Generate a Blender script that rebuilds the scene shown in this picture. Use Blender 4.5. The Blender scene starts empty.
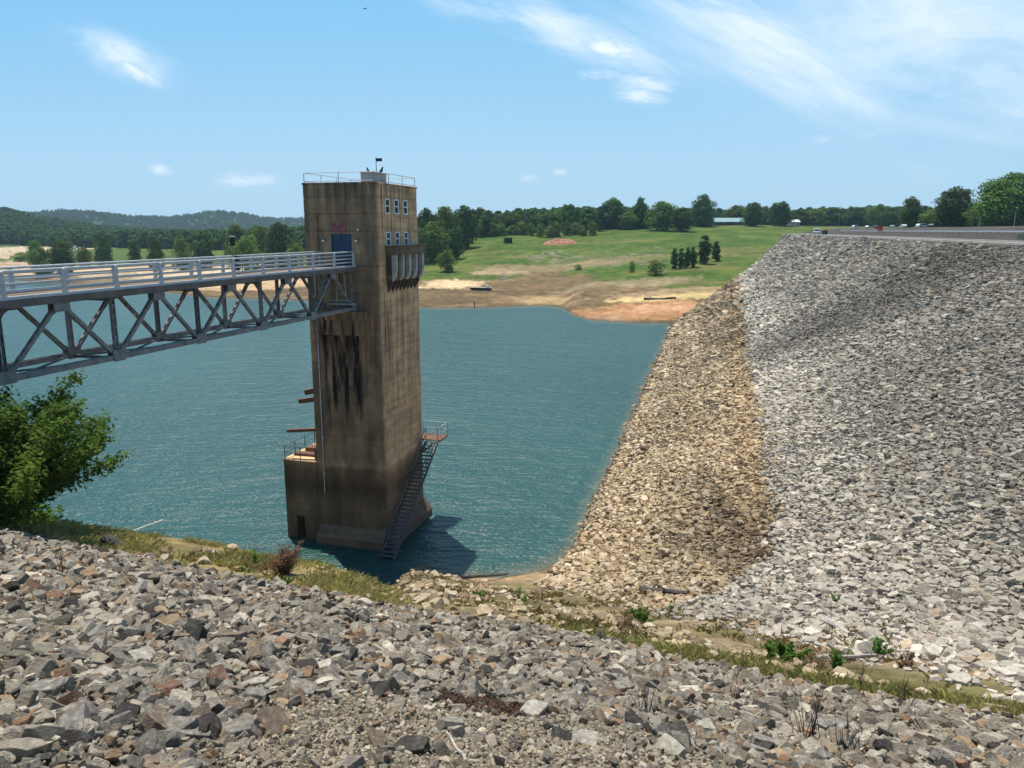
import bpy, bmesh, math, random
import numpy as np
from mathutils import Vector, Matrix, Euler
rng = np.random.default_rng(7)
random.seed(7)
scene = bpy.context.scene
COL = scene.collection
R = math.radians

# ------------------------------------------------------------------ camera
FPX, PITCH = 769.0, R(11.3)
CP, SP = math.cos(PITCH), math.sin(PITCH)
CAMZ = 21.5
cam_data = bpy.data.cameras.new('camera')
cam = bpy.data.objects.new('camera', cam_data)
COL.objects.link(cam)
cam.location = (0, 0, CAMZ)
cam.rotation_euler = (R(90) - PITCH, 0, 0)
cam_data.sensor_width = 36.0
cam_data.lens = FPX / 1024 * 36.0
cam_data.clip_start = 0.1
cam_data.clip_end = 20000
scene.camera = cam

def ray(x, y):
    dx, dy = x - 512, y - 384
    return np.array([dx, FPX * CP - dy * SP, -dy * CP - FPX * SP])
def at_z(x, y, z):
    r = ray(x, y); return np.array([0, 0, CAMZ]) + r * ((z - CAMZ) / r[2])
def at_y(x, y, Y):
    r = ray(x, y); return np.array([0, 0, CAMZ]) + r * (Y / r[1])

# ------------------------------------------------------------------ noise helpers (numpy)
def smooth(a, b, x):
    t = np.clip((x - a) / (b - a), 0, 1); return t * t * (3 - 2 * t)
def _hash(ix, iy, seed):
    h = (ix.astype(np.int64) * 374761393 + iy.astype(np.int64) * 668265263 + seed * 982451653) & 0xffffffff
    h = ((h ^ (h >> 13)) * 1274126177) & 0xffffffff
    return ((h ^ (h >> 16)) & 0xffff) / 65535.0
def vnoise(x, y, seed=0):
    x0, y0 = np.floor(x), np.floor(y); fx, fy = x - x0, y - y0
    fx = fx * fx * (3 - 2 * fx); fy = fy * fy * (3 - 2 * fy)
    a, b = _hash(x0, y0, seed), _hash(x0 + 1, y0, seed)
    c, d = _hash(x0, y0 + 1, seed), _hash(x0 + 1, y0 + 1, seed)
    return (a + (b - a) * fx) * (1 - fy) + (c + (d - c) * fx) * fy
def fbm(x, y, seed=0, o=4):
    s = 0; a = .5; t = 0
    for i in range(o):
        s = s + a * vnoise(x, y, seed + i * 17); t += a; a *= .55; x = x * 2.03 + 11.3; y = y * 2.03 + 7.7
    return s / t

# ------------------------------------------------------------------ terrain heights
def s_of(X, Y): return .347 * X + .938 * Y
def left_w(X, Y): return smooth(-1.6, 1.6, X - (-4.5 - .15 * (Y - 22.5)) + 1.2 * (fbm(X * .3, Y * .3, 5) - .5))
def z_fore(X, Y):
    s = s_of(X, Y) + 0.5 * (fbm(X * .35, Y * .35, 3) - .5)
    b = 19.8 - .48 * np.clip(s, 0, 15.2)
    A = -.478 * np.maximum(s - 15.2, 0)
    B = -.36 * np.clip(s - 15.2, 0, 4.4) - 1.0 * np.maximum(s - 19.6, 0)
    w = left_w(X, Y)
    return b + A * w + B * (1 - w) + .35 * (fbm(X * .5, Y * .5, 9) - .5) * smooth(3, 12, s)
def d_dam(X, Y): return .967 * X + 8.2 - .2495 * Y
def d_brk(Y): return 12 + .02 * (Y - 38)
def d_tan(Y): return np.where(Y > 40, d_brk(Y), np.interp(Y, [25, 28, 30, 32, 36, 40], [-6, 2, 7.5, 10.3, 11.6, 12.04]))
def z_dam(X, Y):
    d = d_dam(X, Y) + .7 * (fbm(X * .12, Y * .12, 21) - .5)
    d1 = d_brk(Y)
    z = np.where(d < d1, 7.0 * d / d1, 7.0 + 12.75 * (d - d1) / (43.7 - d1))
    z = np.minimum(z, 19.75)
    z = z + np.clip((d - 51.5) / 24, 0, 1) * 2.7
    return np.where(Y < 470, z, np.minimum(z, 22.4 - .02 * (Y - 470)))
T_PX = [-300, 0, 60, 130, 200, 300, 430, 500, 545, 566, 575, 590, 640, 690, 760, 830, 1024, 1500]
T_YS = [420, 340, 315, 285, 252, 240, 216, 219, 224, 219, 200, 187, 181, 180, 182, 186, 190, 190]
T_YR = [620, 620, 615, 600, 560, 480, 420, 420, 445, 450, 452, 455, 460, 475, 480, 480, 470, 460]
T_ZR = [5.5, 6, 6, 6.5, 7, 9, 15, 18.5, 21, 21.8, 22, 22.3, 23, 24.3, 24.5, 24, 22.6, 23]
T_EX = [1.0, 1.0, 1, 1, 1, 1.1, 1.1, 1.1, 1.1, 1.1, 1.1, 1.1, 1.0, .85, .75, .75, .75, .75]
def hill_par(X, Y):
    Yc = np.maximum(Y, 60.0); px = 512 + X / Yc * 785
    px = px + 14 * (fbm(X * .05, Y * .05, 51) - .5)
    return px, [np.interp(px, T_PX, t) for t in (T_YS, T_YR, T_ZR, T_EX)]
def hill_t(X, Y):
    px, (ys, yr, zr, ex) = hill_par(X, Y)
    return (Y - ys) / (yr - ys)
def z_hill(X, Y):
    px, (ys, yr, zr, ex) = hill_par(X, Y)
    t = (Y - ys) / (yr - ys)
    z = np.where(t < 0, .12 * (Y - ys), zr * np.clip(t, 0, 1) ** ex)
    z = z + smooth(.05, .3, t) * 1.3 * (fbm(X * .03, Y * .03, 31) - .5)
    RR = np.hypot(X, Y)
    def bump(p0, sp, r0, sr, h): return h * np.exp(-((px - p0) / sp) ** 2 - ((RR - r0) / sr) ** 2)
    z = z + bump(-90, 150, 1350, 330, 50) + bump(150, 90, 2700, 500, 40) + bump(60, 60, 2600, 450, 40) + bump(225, 40, 2600, 450, 33) + bump(310, 90, 3000, 500, 45)
    z = z + bump(-150, 150, 2300, 500, 75)
    return np.where(Y > 120, z, -6)
def z_all(X, Y):
    a, b = z_fore(X, Y), z_dam(X, Y)
    h = np.maximum(4.5 - np.abs(a - b), 0) / 4.5
    return np.maximum(np.maximum(a, b) + h * h * 1.1 * smooth(15.2, 21, s_of(X, Y)), np.maximum(z_hill(X, Y), -6.0))
def zt(x, y): return float(z_all(np.array([float(x)]), np.array([float(y)]))[0])
def hit(px, py, far=1500.0):
    """the point of the ground seen at this place of the photograph"""
    r = ray(px, py); r = r / np.hypot(r[0], r[1])
    ts = np.concatenate([np.arange(1, 60, .04), np.arange(60, far, .3)])
    X, Y, Z = r[0] * ts, r[1] * ts, CAMZ + r[2] * ts
    g = np.maximum(z_all(X, Y), 0.0)
    k = np.argmax(Z < g)
    return np.array([X[k], Y[k], g[k]])

# ------------------------------------------------------------------ materials
def new_mat(name):
    m = bpy.data.materials.new(name); m.use_nodes = True
    nt = m.node_tree; b = nt.nodes['Principled BSDF']
    return m, nt, b
def N(nt, typ, **kw):
    n = nt.nodes.new(typ)
    for k, v in kw.items():
        if k.startswith('i_'):
            key = k[2:]; key = int(key) if key.isdigit() else key.replace('_', ' ')
            n.inputs[key].default_value = v
        else: setattr(n, k, v)
    return n
def L(nt, a, b): nt.links.new(a, b)
def ramp(nt, stops, fac=None):
    n = nt.nodes.new('ShaderNodeValToRGB'); e = n.color_ramp.elements
    while len(e) < len(stops): e.new(.5)
    for el, (p, c) in zip(e, stops):
        el.position = p; el.color = (*c, 1) if len(c) == 3 else c
    if fac is not None: L(nt, fac, n.inputs[0])
    return n
def mix(nt, fac, a, b, typ='MIX'):
    n = nt.nodes.new('ShaderNodeMix'); n.data_type = 'RGBA'; n.blend_type = typ
    for s, v in ((n.inputs[0], fac), (n.inputs[6], a), (n.inputs[7], b)):
        if hasattr(v, 'links'): L(nt, v, s)
        elif isinstance(v, (int, float)): s.default_value = v
        else: s.default_value = (*v, 1) if len(v) == 3 else v
    return n.outputs[2]
def noise(nt, scale, vec=None, detail=4, rough=.55):
    n = N(nt, 'ShaderNodeTexNoise'); n.inputs['Scale'].default_value = scale
    n.inputs['Detail'].default_value = detail; n.inputs['Roughness'].default_value = rough
    if vec is not None: L(nt, vec, n.inputs['Vector'])
    return n
def bump(nt, b, height, strength=.4, dist=.02):
    n = N(nt, 'ShaderNodeBump'); n.inputs['Strength'].default_value = strength; n.inputs['Distance'].default_value = dist
    L(nt, height, n.inputs['Height']); L(nt, n.outputs[0], b.inputs['Normal'])
def mapping(nt, vec, scale=(1, 1, 1), rot=(0, 0, 0)):
    n = N(nt, 'ShaderNodeMapping'); n.inputs['Scale'].default_value = scale; n.inputs['Rotation'].default_value = rot
    L(nt, vec, n.inputs['Vector']); return n.outputs[0]

def simple(name, c, rough=.6, metal=0.0, var=.25, sc=6.0, bmp=.0):
    m, nt, b = new_mat(name)
    tc = N(nt, 'ShaderNodeTexCoord')
    n = noise(nt, sc, tc.outputs['Object'])
    dark = tuple(x * (1 - var) for x in c); lite = tuple(min(1, x * (1 + var)) for x in c)
    r = ramp(nt, [(.3, dark), (.7, lite)], n.outputs[0])
    L(nt, r.outputs[0], b.inputs['Base Color'])
    b.inputs['Roughness'].default_value = rough; b.inputs['Metallic'].default_value = metal
    if bmp: bump(nt, b, n.outputs[0], bmp, .02)
    return m

def mat_rock_instanced():
    m, nt, b = new_mat('riprap_stone')
    at = N(nt, 'ShaderNodeAttribute'); at.attribute_type = 'INSTANCER'; at.attribute_name = 'col'
    tc = N(nt, 'ShaderNodeTexCoord')
    rl = N(nt, 'ShaderNodeVectorMath', operation='MULTIPLY_ADD'); L(nt, at.outputs['Color'], rl.inputs[0]); rl.inputs[1].default_value = (90, 70, 110); L(nt, tc.outputs['Object'], rl.inputs[2])
    n = noise(nt, 3.0, rl.outputs[0], 8, .7)
    r = ramp(nt, [(.25, (.42, .40, .38)), (.45, (.85, .84, .82)), (.58, (1.05, 1.05, 1.03)), (.75, (1.45, 1.42, 1.35))], n.outputs[0])
    L(nt, mix(nt, 1.0, mix(nt, 1.0, at.outputs['Color'], r.outputs[0], 'MULTIPLY'), (1.05, 1.0, .92), 'MULTIPLY'), b.inputs['Base Color'])
    b.inputs['Roughness'].default_value = .9
    b.inputs['Specular IOR Level'].default_value = .25
    n2 = noise(nt, 9, tc.outputs['Object'], 5, .6)
    bump(nt, b, n2.outputs[0], .55, .10)
    return m
def mat_rock(name, c, c2):
    m, nt, b = new_mat(name)
    tc = N(nt, 'ShaderNodeTexCoord'); g = N(nt, 'ShaderNodeNewGeometry')
    oi = N(nt, 'ShaderNodeObjectInfo')
    add = N(nt, 'ShaderNodeVectorMath', operation='ADD')
    L(nt, tc.outputs['Object'], add.inputs[0]); L(nt, oi.outputs['Location'], add.inputs[1])
    n = noise(nt, 5, add.outputs[0], 8, .68)
    r = ramp(nt, [(.3, tuple(x * .55 for x in c)), (.5, c), (.66, c2), (.8, tuple(min(.8, x * 1.25) for x in c2))], n.outputs[0])
    v = N(nt, 'ShaderNodeMath', operation='MULTIPLY_ADD'); L(nt, oi.outputs['Random'], v.inputs[0]); v.inputs[1].default_value = .5; v.inputs[2].default_value = .75
    hs = N(nt, 'ShaderNodeHueSaturation'); L(nt, r.outputs[0], hs.inputs['Color']); L(nt, v.outputs[0], hs.inputs['Value'])
    L(nt, hs.outputs[0], b.inputs['Base Color'])
    b.inputs['Roughness'].default_value = .9; b.inputs['Specular IOR Level'].default_value = .25
    n2 = noise(nt, 16, add.outputs[0], 8, .65)
    bump(nt, b, n2.outputs[0], .6, .03)
    return m
def mat_terrain():
    m, nt, b = new_mat('ground_soil')
    at = N(nt, 'ShaderNodeAttribute'); at.attribute_name = 'Col'
    g = N(nt, 'ShaderNodeNewGeometry')
    n = noise(nt, 1.7, g.outputs['Position'], 9, .7)
    r = ramp(nt, [(.28, (.5, .5, .5)), (.5, (1, 1, 1)), (.72, (1.45, 1.4, 1.3))], n.outputs[0])
    n3 = noise(nt, .07, g.outputs['Position'], 8, .65)
    r3 = ramp(nt, [(.3, (.72, .75, .7)), (.7, (1.3, 1.22, 1.2))], n3.outputs[0])
    c = mix(nt, 1, at.outputs['Color'], r.outputs[0], 'MULTIPLY')
    c = mix(nt, .8, c, r3.outputs[0], 'MULTIPLY')
    n5 = noise(nt, .3, g.outputs['Position'], 8, .72)
    r5 = ramp(nt, [(.35, (.6, .6, .58)), (.65, (1.35, 1.32, 1.28))], n5.outputs[0])
    c = mix(nt, .8, c, r5.outputs[0], 'MULTIPLY')
    L(nt, c, b.inputs['Base Color'])
    b.inputs['Roughness'].default_value = .95; b.inputs['Specular IOR Level'].default_value = .1
    n2 = noise(nt, 6, g.outputs['Position'], 8, .7)
    bump(nt, b, n2.outputs[0], .7, .12)
    return m
def mat_water():
    m, nt, b = new_mat('lake_water')
    g = N(nt, 'ShaderNodeNewGeometry')
    p1 = mapping(nt, g.outputs['Position'], (.55, 1.5, 1), (0, 0, R(-16)))
    a = noise(nt, .9, p1, 3, .5)
    p2 = mapping(nt, g.outputs['Position'], (.35, .8, 1), (0, 0, R(14)))
    c = noise(nt, .38, p2, 3, .5)
    p3 = mapping(nt, g.outputs['Position'], (1, 1.8, 1), (0, 0, R(-8)))
    e = noise(nt, 3.2, p3, 2, .5)
    m1 = N(nt, 'ShaderNodeMath', operation='MULTIPLY_ADD'); L(nt, c.outputs[0], m1.inputs[0]); m1.inputs[1].default_value = 1.7; L(nt, a.outputs[0], m1.inputs[2])
    m2 = N(nt, 'ShaderNodeMath', operation='MULTIPLY_ADD'); L(nt, e.outputs[0], m2.inputs[0]); m2.inputs[1].default_value = .34; L(nt, m1.outputs[0], m2.inputs[2])
    bump(nt, b, m2.outputs[0], 1.0, .40)
    n4 = noise(nt, .02, g.outputs['Position'], 3, .5)
    r = ramp(nt, [(.3, (.014, .062, .053)), (.7, (.019, .082, .069))], n4.outputs[0])
    at = N(nt, 'ShaderNodeAttribute'); at.attribute_name = 'shallow'
    L(nt, mix(nt, at.outputs['Fac'], r.outputs[0], (.13, .12, .07)), b.inputs['Base Color'])
    b.inputs['Roughness'].default_value = .32; b.inputs['IOR'].default_value = 1.33
    return m
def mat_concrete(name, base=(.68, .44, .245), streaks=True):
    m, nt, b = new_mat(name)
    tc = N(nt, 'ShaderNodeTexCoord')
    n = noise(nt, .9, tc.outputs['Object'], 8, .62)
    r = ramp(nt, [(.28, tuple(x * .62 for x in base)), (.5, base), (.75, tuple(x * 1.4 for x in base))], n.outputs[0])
    c = r.outputs[0]
    # board-marked lifts: thin horizontal bands
    pb = mapping(nt, tc.outputs['Object'], (.15, .15, 3.2))
    nb = noise(nt, 1.0, pb, 3, .6)
    rb = ramp(nt, [(.35, (.72, .72, .72)), (.6, (1.08, 1.06, 1.04))], nb.outputs[0])
    c = mix(nt, .75, c, rb.outputs[0], 'MULTIPLY')
    if streaks:
        ps = mapping(nt, tc.outputs['Object'], (2.6, 2.6, .10))
        ns = noise(nt, 1.0, ps, 5, .65)
        rs = ramp(nt, [(.42, (0, 0, 0)), (.62, (1, 1, 1))], ns.outputs[0])
        sep = N(nt, 'ShaderNodeSeparateXYZ'); L(nt, tc.outputs['Object'], sep.inputs[0])
        # rain streaks: strongest below the roof line and below the balcony and bridge seat
        rz = ramp(nt, [(0, (.12,) * 3), (.13, (.15,) * 3), (.36, (.18,) * 3), (.62, (.75,) * 3), (.70, (.3,) * 3), (.84, (.2,) * 3), (.93, (.3,) * 3), (1, (.85,) * 3)])
        mz = N(nt, 'ShaderNodeMath', operation='DIVIDE'); L(nt, sep.outputs[2], mz.inputs[0]); mz.inputs[1].default_value = 24.5
        L(nt, mz.outputs[0], rz.inputs[0])
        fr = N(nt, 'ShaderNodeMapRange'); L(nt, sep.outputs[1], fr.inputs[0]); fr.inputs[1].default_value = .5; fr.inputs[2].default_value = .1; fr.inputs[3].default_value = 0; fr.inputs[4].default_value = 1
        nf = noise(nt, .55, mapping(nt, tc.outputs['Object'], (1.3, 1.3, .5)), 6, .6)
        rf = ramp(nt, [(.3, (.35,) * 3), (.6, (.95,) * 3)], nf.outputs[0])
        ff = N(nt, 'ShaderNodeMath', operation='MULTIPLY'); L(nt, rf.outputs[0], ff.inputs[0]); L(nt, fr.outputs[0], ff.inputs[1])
        c = mix(nt, ff.outputs[0], c, (.16, .11, .07))  # bridge-side face darkened: its deeper shade painted in together with patchy staining
        # black run-off stains under the bridge seat
        def band(sock, a, b2, c2, d2):
            m1_ = N(nt, 'ShaderNodeMapRange', interpolation_type='SMOOTHSTEP'); L(nt, sock, m1_.inputs[0]); m1_.inputs[1].default_value = a; m1_.inputs[2].default_value = b2
            m2_ = N(nt, 'ShaderNodeMapRange', interpolation_type='SMOOTHSTEP'); L(nt, sock, m2_.inputs[0]); m2_.inputs[1].default_value = d2; m2_.inputs[2].default_value = c2
            mm = N(nt, 'ShaderNodeMath', operation='MULTIPLY'); L(nt, m1_.outputs[0], mm.inputs[0]); L(nt, m2_.outputs[0], mm.inputs[1]); return mm.outputs[0]
        nq = noise(nt, 1.0, mapping(nt, tc.outputs['Object'], (2.1, .2, .22)), 5, .6)
        rq = ramp(nt, [(.46, (0,) * 3), (.56, (1,) * 3)], nq.outputs[0])
        zj = N(nt, 'ShaderNodeMath', operation='MULTIPLY_ADD'); L(nt, noise(nt, 1.0, mapping(nt, tc.outputs['Object'], (3.2, .2, .05)), 3, .5).outputs[0], zj.inputs[0]); zj.inputs[1].default_value = -5.0; L(nt, sep.outputs[2], zj.inputs[2])
        q1 = N(nt, 'ShaderNodeMath', operation='MULTIPLY'); L(nt, band(sep.outputs[0], -4.35, -3.9, -1.6, -1.1), q1.inputs[0]); L(nt, band(zj.outputs[0], 5.6, 8.0, 12.6, 13.4), q1.inputs[1])
        q2 = N(nt, 'ShaderNodeMath', operation='MULTIPLY'); L(nt, q1.outputs[0], q2.inputs[0]); L(nt, rq.outputs[0], q2.inputs[1])
        q3 = N(nt, 'ShaderNodeMath', operation='MULTIPLY'); L(nt, q2.outputs[0], q3.inputs[0]); L(nt, fr.outputs[0], q3.inputs[1])
        c = mix(nt, q3.outputs[0], c, (.018, .016, .014))
        f = N(nt, 'ShaderNodeMath', operation='MULTIPLY'); L(nt, rs.outputs[0], f.inputs[0]); L(nt, rz.outputs[0], f.inputs[1])
        c = mix(nt, f.outputs[0], c, (.045, .035, .026))
        # old water line
        nw = noise(nt, .5, tc.outputs['Object'], 5, .6)
        zz = N(nt, 'ShaderNodeMath', operation='MULTIPLY_ADD'); L(nt, nw.outputs[0], zz.inputs[0]); zz.inputs[1].default_value = 1.4; L(nt, sep.outputs[2], zz.inputs[2])
        rw = ramp(nt, [(0, (.5,) * 3), (.10, (.5,) * 3), (.2, (.45,) * 3), (.24, (.0,) * 3)])
        mw = N(nt, 'ShaderNodeMath', operation='DIVIDE'); L(nt, zz.outputs[0], mw.inputs[0]); mw.inputs[1].default_value = 24.5
        L(nt, mw.outputs[0], rw.inputs[0])
        c = mix(nt, rw.outputs[0], c, (.10, .07, .042))
        zq = N(nt, 'ShaderNodeMath', operation='MULTIPLY_ADD'); L(nt, nw.outputs[0], zq.inputs[0]); zq.inputs[1].default_value = .5; L(nt, sep.outputs[2], zq.inputs[2])
        zd_ = N(nt, 'ShaderNodeMath', operation='DIVIDE'); L(nt, zq.outputs[0], zd_.inputs[0]); zd_.inputs[1].default_value = 10.0
        rb2 = ramp(nt, [(.0, (.45, .42, .38)), (.14, (.8, .78, .74)), (.30, (.95, .92, .88)), (.42, (.5, .46, .42)), (.56, (.62, .58, .53)), (.60, (1.3, 1.27, 1.2)), (.64, (1.0, 1.0, 1.0)), (.78, (1.08, 1.06, 1.02)), (.8, (.86, .85, .83)), (.95, (1, 1, 1))], zd_.outputs[0])
        c = mix(nt, .9, c, rb2.outputs[0], 'MULTIPLY')
    L(nt, c, b.inputs['Base Color'])
    b.inputs['Roughness'].default_value = .9; b.inputs['Specular IOR Level'].default_value = .2
    n2 = noise(nt, 14, tc.outputs['Object'], 6, .6)
    bump(nt, b, n2.outputs[0], .25, .02)
    return m
def mat_leaf(name, c, trans=.3, var=.45):
    m, nt, b = new_mat(name)
    at = N(nt, 'ShaderNodeAttribute'); at.attribute_name = 'leaf'
    oi = N(nt, 'ShaderNodeObjectInfo')
    dark = tuple(x * (1 - var) for x in c); lite = (c[0] * (1 + var * 1.3), c[1] * (1 + var), c[2] * (1 + var * .5))
    r = ramp(nt, [(0, dark), (1, lite)], at.outputs['Fac'])
    hs = N(nt, 'ShaderNodeHueSaturation'); L(nt, r.outputs[0], hs.inputs['Color'])
    v = N(nt, 'ShaderNodeMath', operation='MULTIPLY_ADD'); L(nt, oi.outputs['Random'], v.inputs[0]); v.inputs[1].default_value = .5; v.inputs[2].default_value = .75
    L(nt, v.outputs[0], hs.inputs['Value'])
    h = N(nt, 'ShaderNodeMath', operation='MULTIPLY_ADD'); L(nt, oi.outputs['Random'], h.inputs[0]); h.inputs[1].default_value = .05; h.inputs[2].default_value = .475
    L(nt, h.outputs[0], hs.inputs['Hue'])
    L(nt, hs.outputs[0], b.inputs['Base Color']); b.inputs['Roughness'].default_value = .75
    b.inputs['Specular IOR Level'].default_value = .15
    tr = N(nt, 'ShaderNodeBsdfTranslucent'); L(nt, hs.outputs[0], tr.inputs['Color'])
    mx = N(nt, 'ShaderNodeMixShader'); mx.inputs[0].default_value = trans
    L(nt, b.outputs[0], mx.inputs[1]); L(nt, tr.outputs[0], mx.inputs[2])
    L(nt, mx.outputs[0], nt.nodes['Material Output'].inputs['Surface'])
    return m

M = {}
M['stone'] = mat_rock_instanced()
M['terrain'] = mat_terrain()
M['water'] = mat_water()
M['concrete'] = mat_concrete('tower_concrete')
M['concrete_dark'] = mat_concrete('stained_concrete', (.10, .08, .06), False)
M['concrete_pale'] = mat_concrete('pale_concrete', (.46, .43, .39), False)
M['concrete_grey'] = mat_concrete('grey_concrete', (.19, .135, .085), False)
M['steel'] = simple('painted_bridge_steel', (.185, .188, .184), .6, .0, .38, 3)
M['steel_dark'] = simple('weathered_dark_steel', (.10, .105, .11), .6, .2, .4, 5)
M['alu'] = simple('galvanised_rail', (.50, .51, .51), .5, .1, .15, 5)
M['deck'] = simple('bridge_girder_paint', (.13, .112, .095), .7, 0, .3, 2)
M['rust'] = simple('rusty_steel', (.16, .075, .04), .85, .1, .45, 5)
M['blue'] = simple('blue_door_paint', (.012, .038, .095), .5, 0, .15, 3)
M['red'] = simple('faded_red_paint', (.30, .07, .085), .7, 0, .2, 5)
M['white'] = simple('white_paint', (.78, .78, .76), .5, 0, .08, 5)
M['glass'] = simple('dark_window_glass', (.02, .03, .035), .08, 0, .1, 2)
M['black'] = simple('matt_black', (.012, .012, .014), .6, 0, .3, 6)
M['bark'] = simple('tree_bark', (.10, .075, .055), .95, 0, .4, 5, .4)
M['deadwood'] = simple('bleached_driftwood', (.42, .37, .31), .9, 0, .3, 7, .4)
M['darkwood'] = simple('wet_driftwood', (.08, .062, .05), .9, 0, .4, 5, .4)
M['lumber'] = simple('pale_new_lumber', (.62, .54, .4), .8, 0, .15, 6)
M['leaf'] = mat_leaf('tree_foliage', (.11, .19, .034))
M['leaf_dark'] = mat_leaf('dark_tree_foliage', (.068, .135, .034))
M['leaf_light'] = mat_leaf('light_tree_foliage', (.14, .22, .04))
M['leaf_bush'] = mat_leaf('bush_leaves', (.105, .21, .035), .5)
M['leaf_weed'] = mat_leaf('bright_weed_leaves', (.09, .20, .025), .35)
M['grass'] = mat_leaf('bank_grass', (.31, .285, .105), .4, .55)
M['drygrass'] = mat_leaf('dry_grass', (.33, .285, .12), .4, .5)
M['straw'] = mat_leaf('dry_brush', (.20, .13, .075), .25, .4)
M['forest'] = mat_leaf('far_forest_foliage', (.058, .125, .038), .3, .4)
M['roof_green'] = simple('pale_green_metal_roof', (.30, .42, .40), .4, .1, .08, .5)
M['roof_grey'] = simple('grey_shingle_roof', (.15, .15, .155), .8, 0, .15, 1)
M['dark_wall'] = simple('dark_timber_wall', (.045, .05, .045), .8, 0, .3, 1)
M['house_wall'] = simple('pale_house_wall', (.5, .48, .44), .8, 0, .1, 1)
M['red_dirt'] = simple('red_clay', (.38, .17, .095), .95, 0, .35, .8, .5)
M['car_white'] = simple('white_car_paint', (.7, .71, .72), .3, .0, .05, 1)
M['car_silver'] = simple('silver_car_paint', (.35, .39, .43), .3, .3, .05, 1)
M['car_dark'] = simple('dark_car_paint', (.03, .035, .045), .3, .1, .1, 1)
M['tyre'] = simple('tyre_rubber', (.02, .02, .02), .9, 0, .2, 3)
M['sign_red'] = simple('red_sign_paint', (.65, .03, .025), .5, 0, .08, 3)
M['tan'] = simple('tan_board', (.42, .30, .18), .7, 0, .1, 3)
M['kerb'] = simple('pale_kerb_concrete', (.42, .38, .31), .9, 0, .2, .6)
M['asphalt'] = simple('road_asphalt', (.07, .068, .066), .9, 0, .25, .5)
M['pole'] = simple('weathered_pole', (.3, .27, .23), .9, 0, .2, 2)
ROCK = {
    'grey': mat_rock('grey_limestone', (.19, .165, .132), (.345, .305, .245)),
    'dark': mat_rock('dark_stone', (.05, .043, .036), (.11, .095, .078)),
    'pale': mat_rock('pale_limestone', (.34, .30, .235), (.48, .43, .335)),
    'tan': mat_rock('tan_sandstone', (.19, .14, .095), (.29, .235, .17)),
    'rust': mat_rock('rusty_sandstone', (.16, .092, .055), (.24, .165, .115)),
}

# ------------------------------------------------------------------ mesh + object helpers
class MB:
    def __init__(s): s.v = []; s.f = []
    def box(s, c, size, rot=None):
        hx, hy, hz = (d / 2 for d in size); n = len(s.v)
        for z in (-hz, hz):
            for x, y in ((-hx, -hy), (hx, -hy), (hx, hy), (-hx, hy)):
                p = Vector((x, y, z))
                if rot is not None: p = rot @ p
                s.v.append(tuple(p + Vector(c)))
        for q in ((0, 3, 2, 1), (4, 5, 6, 7), (0, 1, 5, 4), (1, 2, 6, 5), (2, 3, 7, 6), (3, 0, 4, 7)):
            s.f.append(tuple(n + i for i in q))
        return s
    def b(s, x0, x1, y0, y1, z0, z1): return s.box(((x0 + x1) / 2, (y0 + y1) / 2, (z0 + z1) / 2), (x1 - x0, y1 - y0, z1 - z0))
    def bar(s, p, q, w, h=None):
        h = h or w; p, q = Vector(p), Vector(q); d = q - p
        rot = d.to_track_quat('X', 'Z').to_matrix()
        return s.box((p + q) / 2, (d.length, w, h), rot)
    def tube(s, p, q, r, r2=None, n=8):
        r2 = r if r2 is None else r2; p, q = Vector(p), Vector(q); d = (q - p).normalized()
        a = d.orthogonal().normalized(); b2 = d.cross(a); k = len(s.v)
        for c, rr in ((p, r), (q, r2)):
            for i in range(n):
                t = 2 * math.pi * i / n
                s.v.append(tuple(c + a * math.cos(t) * rr + b2 * math.sin(t) * rr))
        for i in range(n):
            j = (i + 1) % n; s.f.append((k + i, k + j, k + n + j, k + n + i))
        s.f.append(tuple(k + i for i in reversed(range(n)))); s.f.append(tuple(k + n + i for i in range(n)))
        return s
    def chain(s, pts, rad, n=7):
        for i in range(len(pts) - 1): s.tube(pts[i], pts[i + 1], rad[i], rad[i + 1], n)
        return s
    def prism(s, prof, axis, a, b2):
        """prof: list of 2-D points, extruded along axis (0,1,2) from a to b2"""
        n = len(s.v); m = len(prof)
        for t in (a, b2):
            for p in prof:
                q = list(p); q.insert(axis, t); s.v.append(tuple(q))
        for i in range(m):
            j = (i + 1) % m; s.f.append((n + i, n + j, n + m + j, n + m + i))
        s.f.append(tuple(n + i for i in reversed(range(m)))); s.f.append(tuple(n + m + i for i in range(m)))
        return s
    def ball(s, c, r, nu=8, nv=6):
        c = Vector(c); r = (r, r, r) if isinstance(r, (int, float)) else r; k = len(s.v)
        for i in range(nv + 1):
            ph = math.pi * i / nv
            for j in range(nu):
                th = 2 * math.pi * j / nu
                s.v.append((c.x + r[0] * math.sin(ph) * math.cos(th), c.y + r[1] * math.sin(ph) * math.sin(th), c.z + r[2] * math.cos(ph)))
        for i in range(nv):
            for j in range(nu):
                a, b2 = k + i * nu + j, k + i * nu + (j + 1) % nu
                s.f.append((a, a + nu, b2 + nu, b2))
        return s
    def mesh(s, name, mat=None, bev=0, smooth_=False):
        me = bpy.data.meshes.new(name); me.from_pydata(s.v, [], s.f)
        bm = bmesh.new(); bm.from_mesh(me)
        bmesh.ops.remove_doubles(bm, verts=bm.verts, dist=1e-6) if smooth_ else None
        bmesh.ops.recalc_face_normals(bm, faces=bm.faces)
        if bev: bmesh.ops.bevel(bm, geom=list(bm.edges), offset=bev, segments=1, affect='EDGES')
        bm.to_mesh(me); bm.free()
        if smooth_: me.polygons.foreach_set('use_smooth', [True] * len(me.polygons))
        if mat: me.materials.append(mat)
        return me
    def build(s, name, mat, parent=None, bev=0, smooth_=False):
        return link(name, s.mesh(name, mat, bev, smooth_), parent)

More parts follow.
